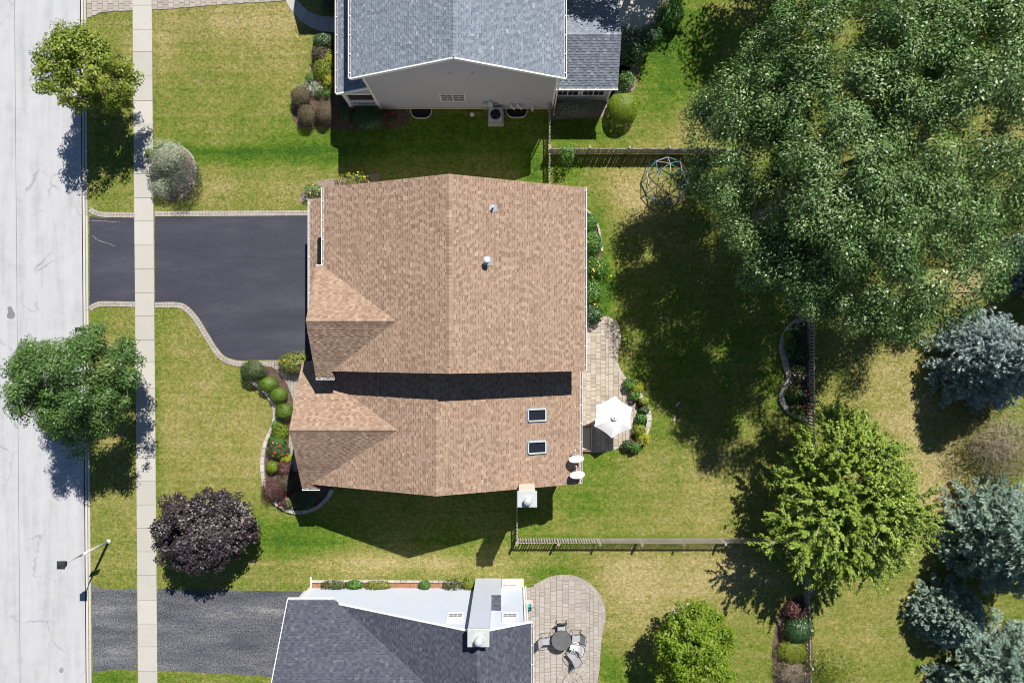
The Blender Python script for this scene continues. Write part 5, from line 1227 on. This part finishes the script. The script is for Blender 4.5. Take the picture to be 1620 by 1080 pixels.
# hose reel
q = P(835, 957); t_ = thing('hose_reel', 'aqua garden hose on a small black reel cart by the white wall', 'hose reel', (q.x, q.y, .05))
b = MB()
for s in (-1, 1):
    ring_ = [(q.x+s*.16, q.y+.22*math.cos(a), .32+.22*math.sin(a)) for a in np.linspace(0, 2*math.pi, 15)]; b.path(ring_, .018, 6)
b.build('reel_side', M['dark'], t_)
b = MB(); b.tube((q.x-.15, q.y, .32), (q.x+.15, q.y, .32), .17, n=16); b.build('hose_coil', M['aqua'], t_, True)
b = MB(); b.path([(q.x-.2, q.y-.3, .07), (q.x-.2, q.y+.1, .6), (q.x+.2, q.y+.1, .6), (q.x+.2, q.y-.3, .07)], .02, 6); b.build('handle', M['dark'], t_)
b = MB(); hl = smooth_line([(q.x+.12, q.y+.05), (q.x+.45, q.y-.1), (q.x+.5, q.y-.5), (q.x+.2, q.y-.75), (q.x-.15, q.y-.85)], 6); b.path([(x, y, .075) for x, y in hl], .014, 6); b.build('hose_end', M['aqua'], t_, True)
b = MB(); b.prism(PX([(831, 948), (842.5, 948), (843, 959), (831, 959)]), .03, .066); b.build('splash_slab', M['concrete'], None, label='small white slab under the hose reel', category='slab')
# pink toys on the shaded lawn
for i, (px_, py_, rz_, lb) in enumerate([(1072, 639, .9, 'upper pink toy lying on the shaded back lawn'), (1067, 661.5, 1.4, 'lower pink toy lying on the shaded back lawn'), (1056, 505, 2.2, 'thin pink toy lying in the deep oak shade')]):
    q = P(px_, py_); b = MB(); k_ = .5 if i == 2 else 1
    pl_ = [(q.x+(.19*math.cos(a)*math.cos(rz_)-.085*k_*(1+.35*math.cos(2*a))*math.sin(a)*math.sin(rz_)), q.y+(.19*math.cos(a)*math.sin(rz_)+.085*k_*(1+.35*math.cos(2*a))*math.sin(a)*math.cos(rz_))) for a in np.linspace(0, 2*math.pi, 18)[:-1]]
    b.prism(pl_, .0, .05); b.build('pink_toy', M['pink'], None, label=lb, category='toy', group='pink toys on the lawn')
q = P(1067, 966); t_ = thing('pale_stones', 'short row of pale stones by the lime green tree', 'edging', (q.x, q.y, 0))
for k in range(5): b = MB(); b.box((q.x-.3+.28*k, q.y-.1+.14*k, .05), (.3, .2, .12), .45, rng.random(), .85); b.build('stone', M['edging'], t_)

# ------------------------------------------------------------------ grass blades on the lawns in view
def grass_tufts(n=330000):
    g = np.random.default_rng(3)
    x = g.uniform(-26.4, 33.5, n); y = g.uniform(-22.6, 22.6, n)
    ok = x-(-26.62-.00833*y) > 0
    ok &= ~((x > SWL-.05-.00833*y) & (x < SWR+.03-.00833*y))
    for poly in HARD:
        a = np.array(poly); i = np.where(ok & (x > a[:, 0].min()-.1) & (x < a[:, 0].max()+.1) & (y > a[:, 1].min()-.1) & (y < a[:, 1].max()+.1))[0]
        if len(i): ok[i[inside(poly, x[i], y[i])]] = False
    x, y = x[ok], y[ok]; n = len(x); L_ = g.uniform(.05, .12, n); w = g.uniform(.02, .045, n); a = g.uniform(0, 6.283, n); tilt = g.uniform(.5, 1.35, n)
    base = np.stack([x, y, np.full(n, -.002)], 1); sd = np.stack([-np.sin(a), np.cos(a), np.zeros(n)], 1)*w[:, None]*.5
    tip = base+np.stack([np.cos(a)*np.sin(tilt), np.sin(a)*np.sin(tilt), np.cos(tilt)], 1)*L_[:, None]
    v = np.empty((n, 3, 3), np.float32); v[:, 0] = base-sd; v[:, 1] = base+sd; v[:, 2] = tip
    me = bpy.data.meshes.new('grass'); me.vertices.add(3*n); me.vertices.foreach_set('co', v.ravel()); me.loops.add(3*n); me.loops.foreach_set('vertex_index', np.arange(3*n, dtype=np.int32))
    me.polygons.add(n); me.polygons.foreach_set('loop_start', np.arange(0, 3*n, 3, dtype=np.int32)); me.polygons.foreach_set('loop_total', np.full(n, 3, dtype=np.int32)); me.update(calc_edges=True)
    at = me.attributes.new('dry', 'FLOAT', 'FACE'); at.data.foreach_set('value', np.clip(dryness(x, y)+g.normal(size=n)*.25, 0, 1).astype(np.float32))
    me.materials.append(M['grass']); link('grass', me, label='short mown grass of the lawns, green with dry straw patches', category='grass', kind='stuff')
grass_tufts()
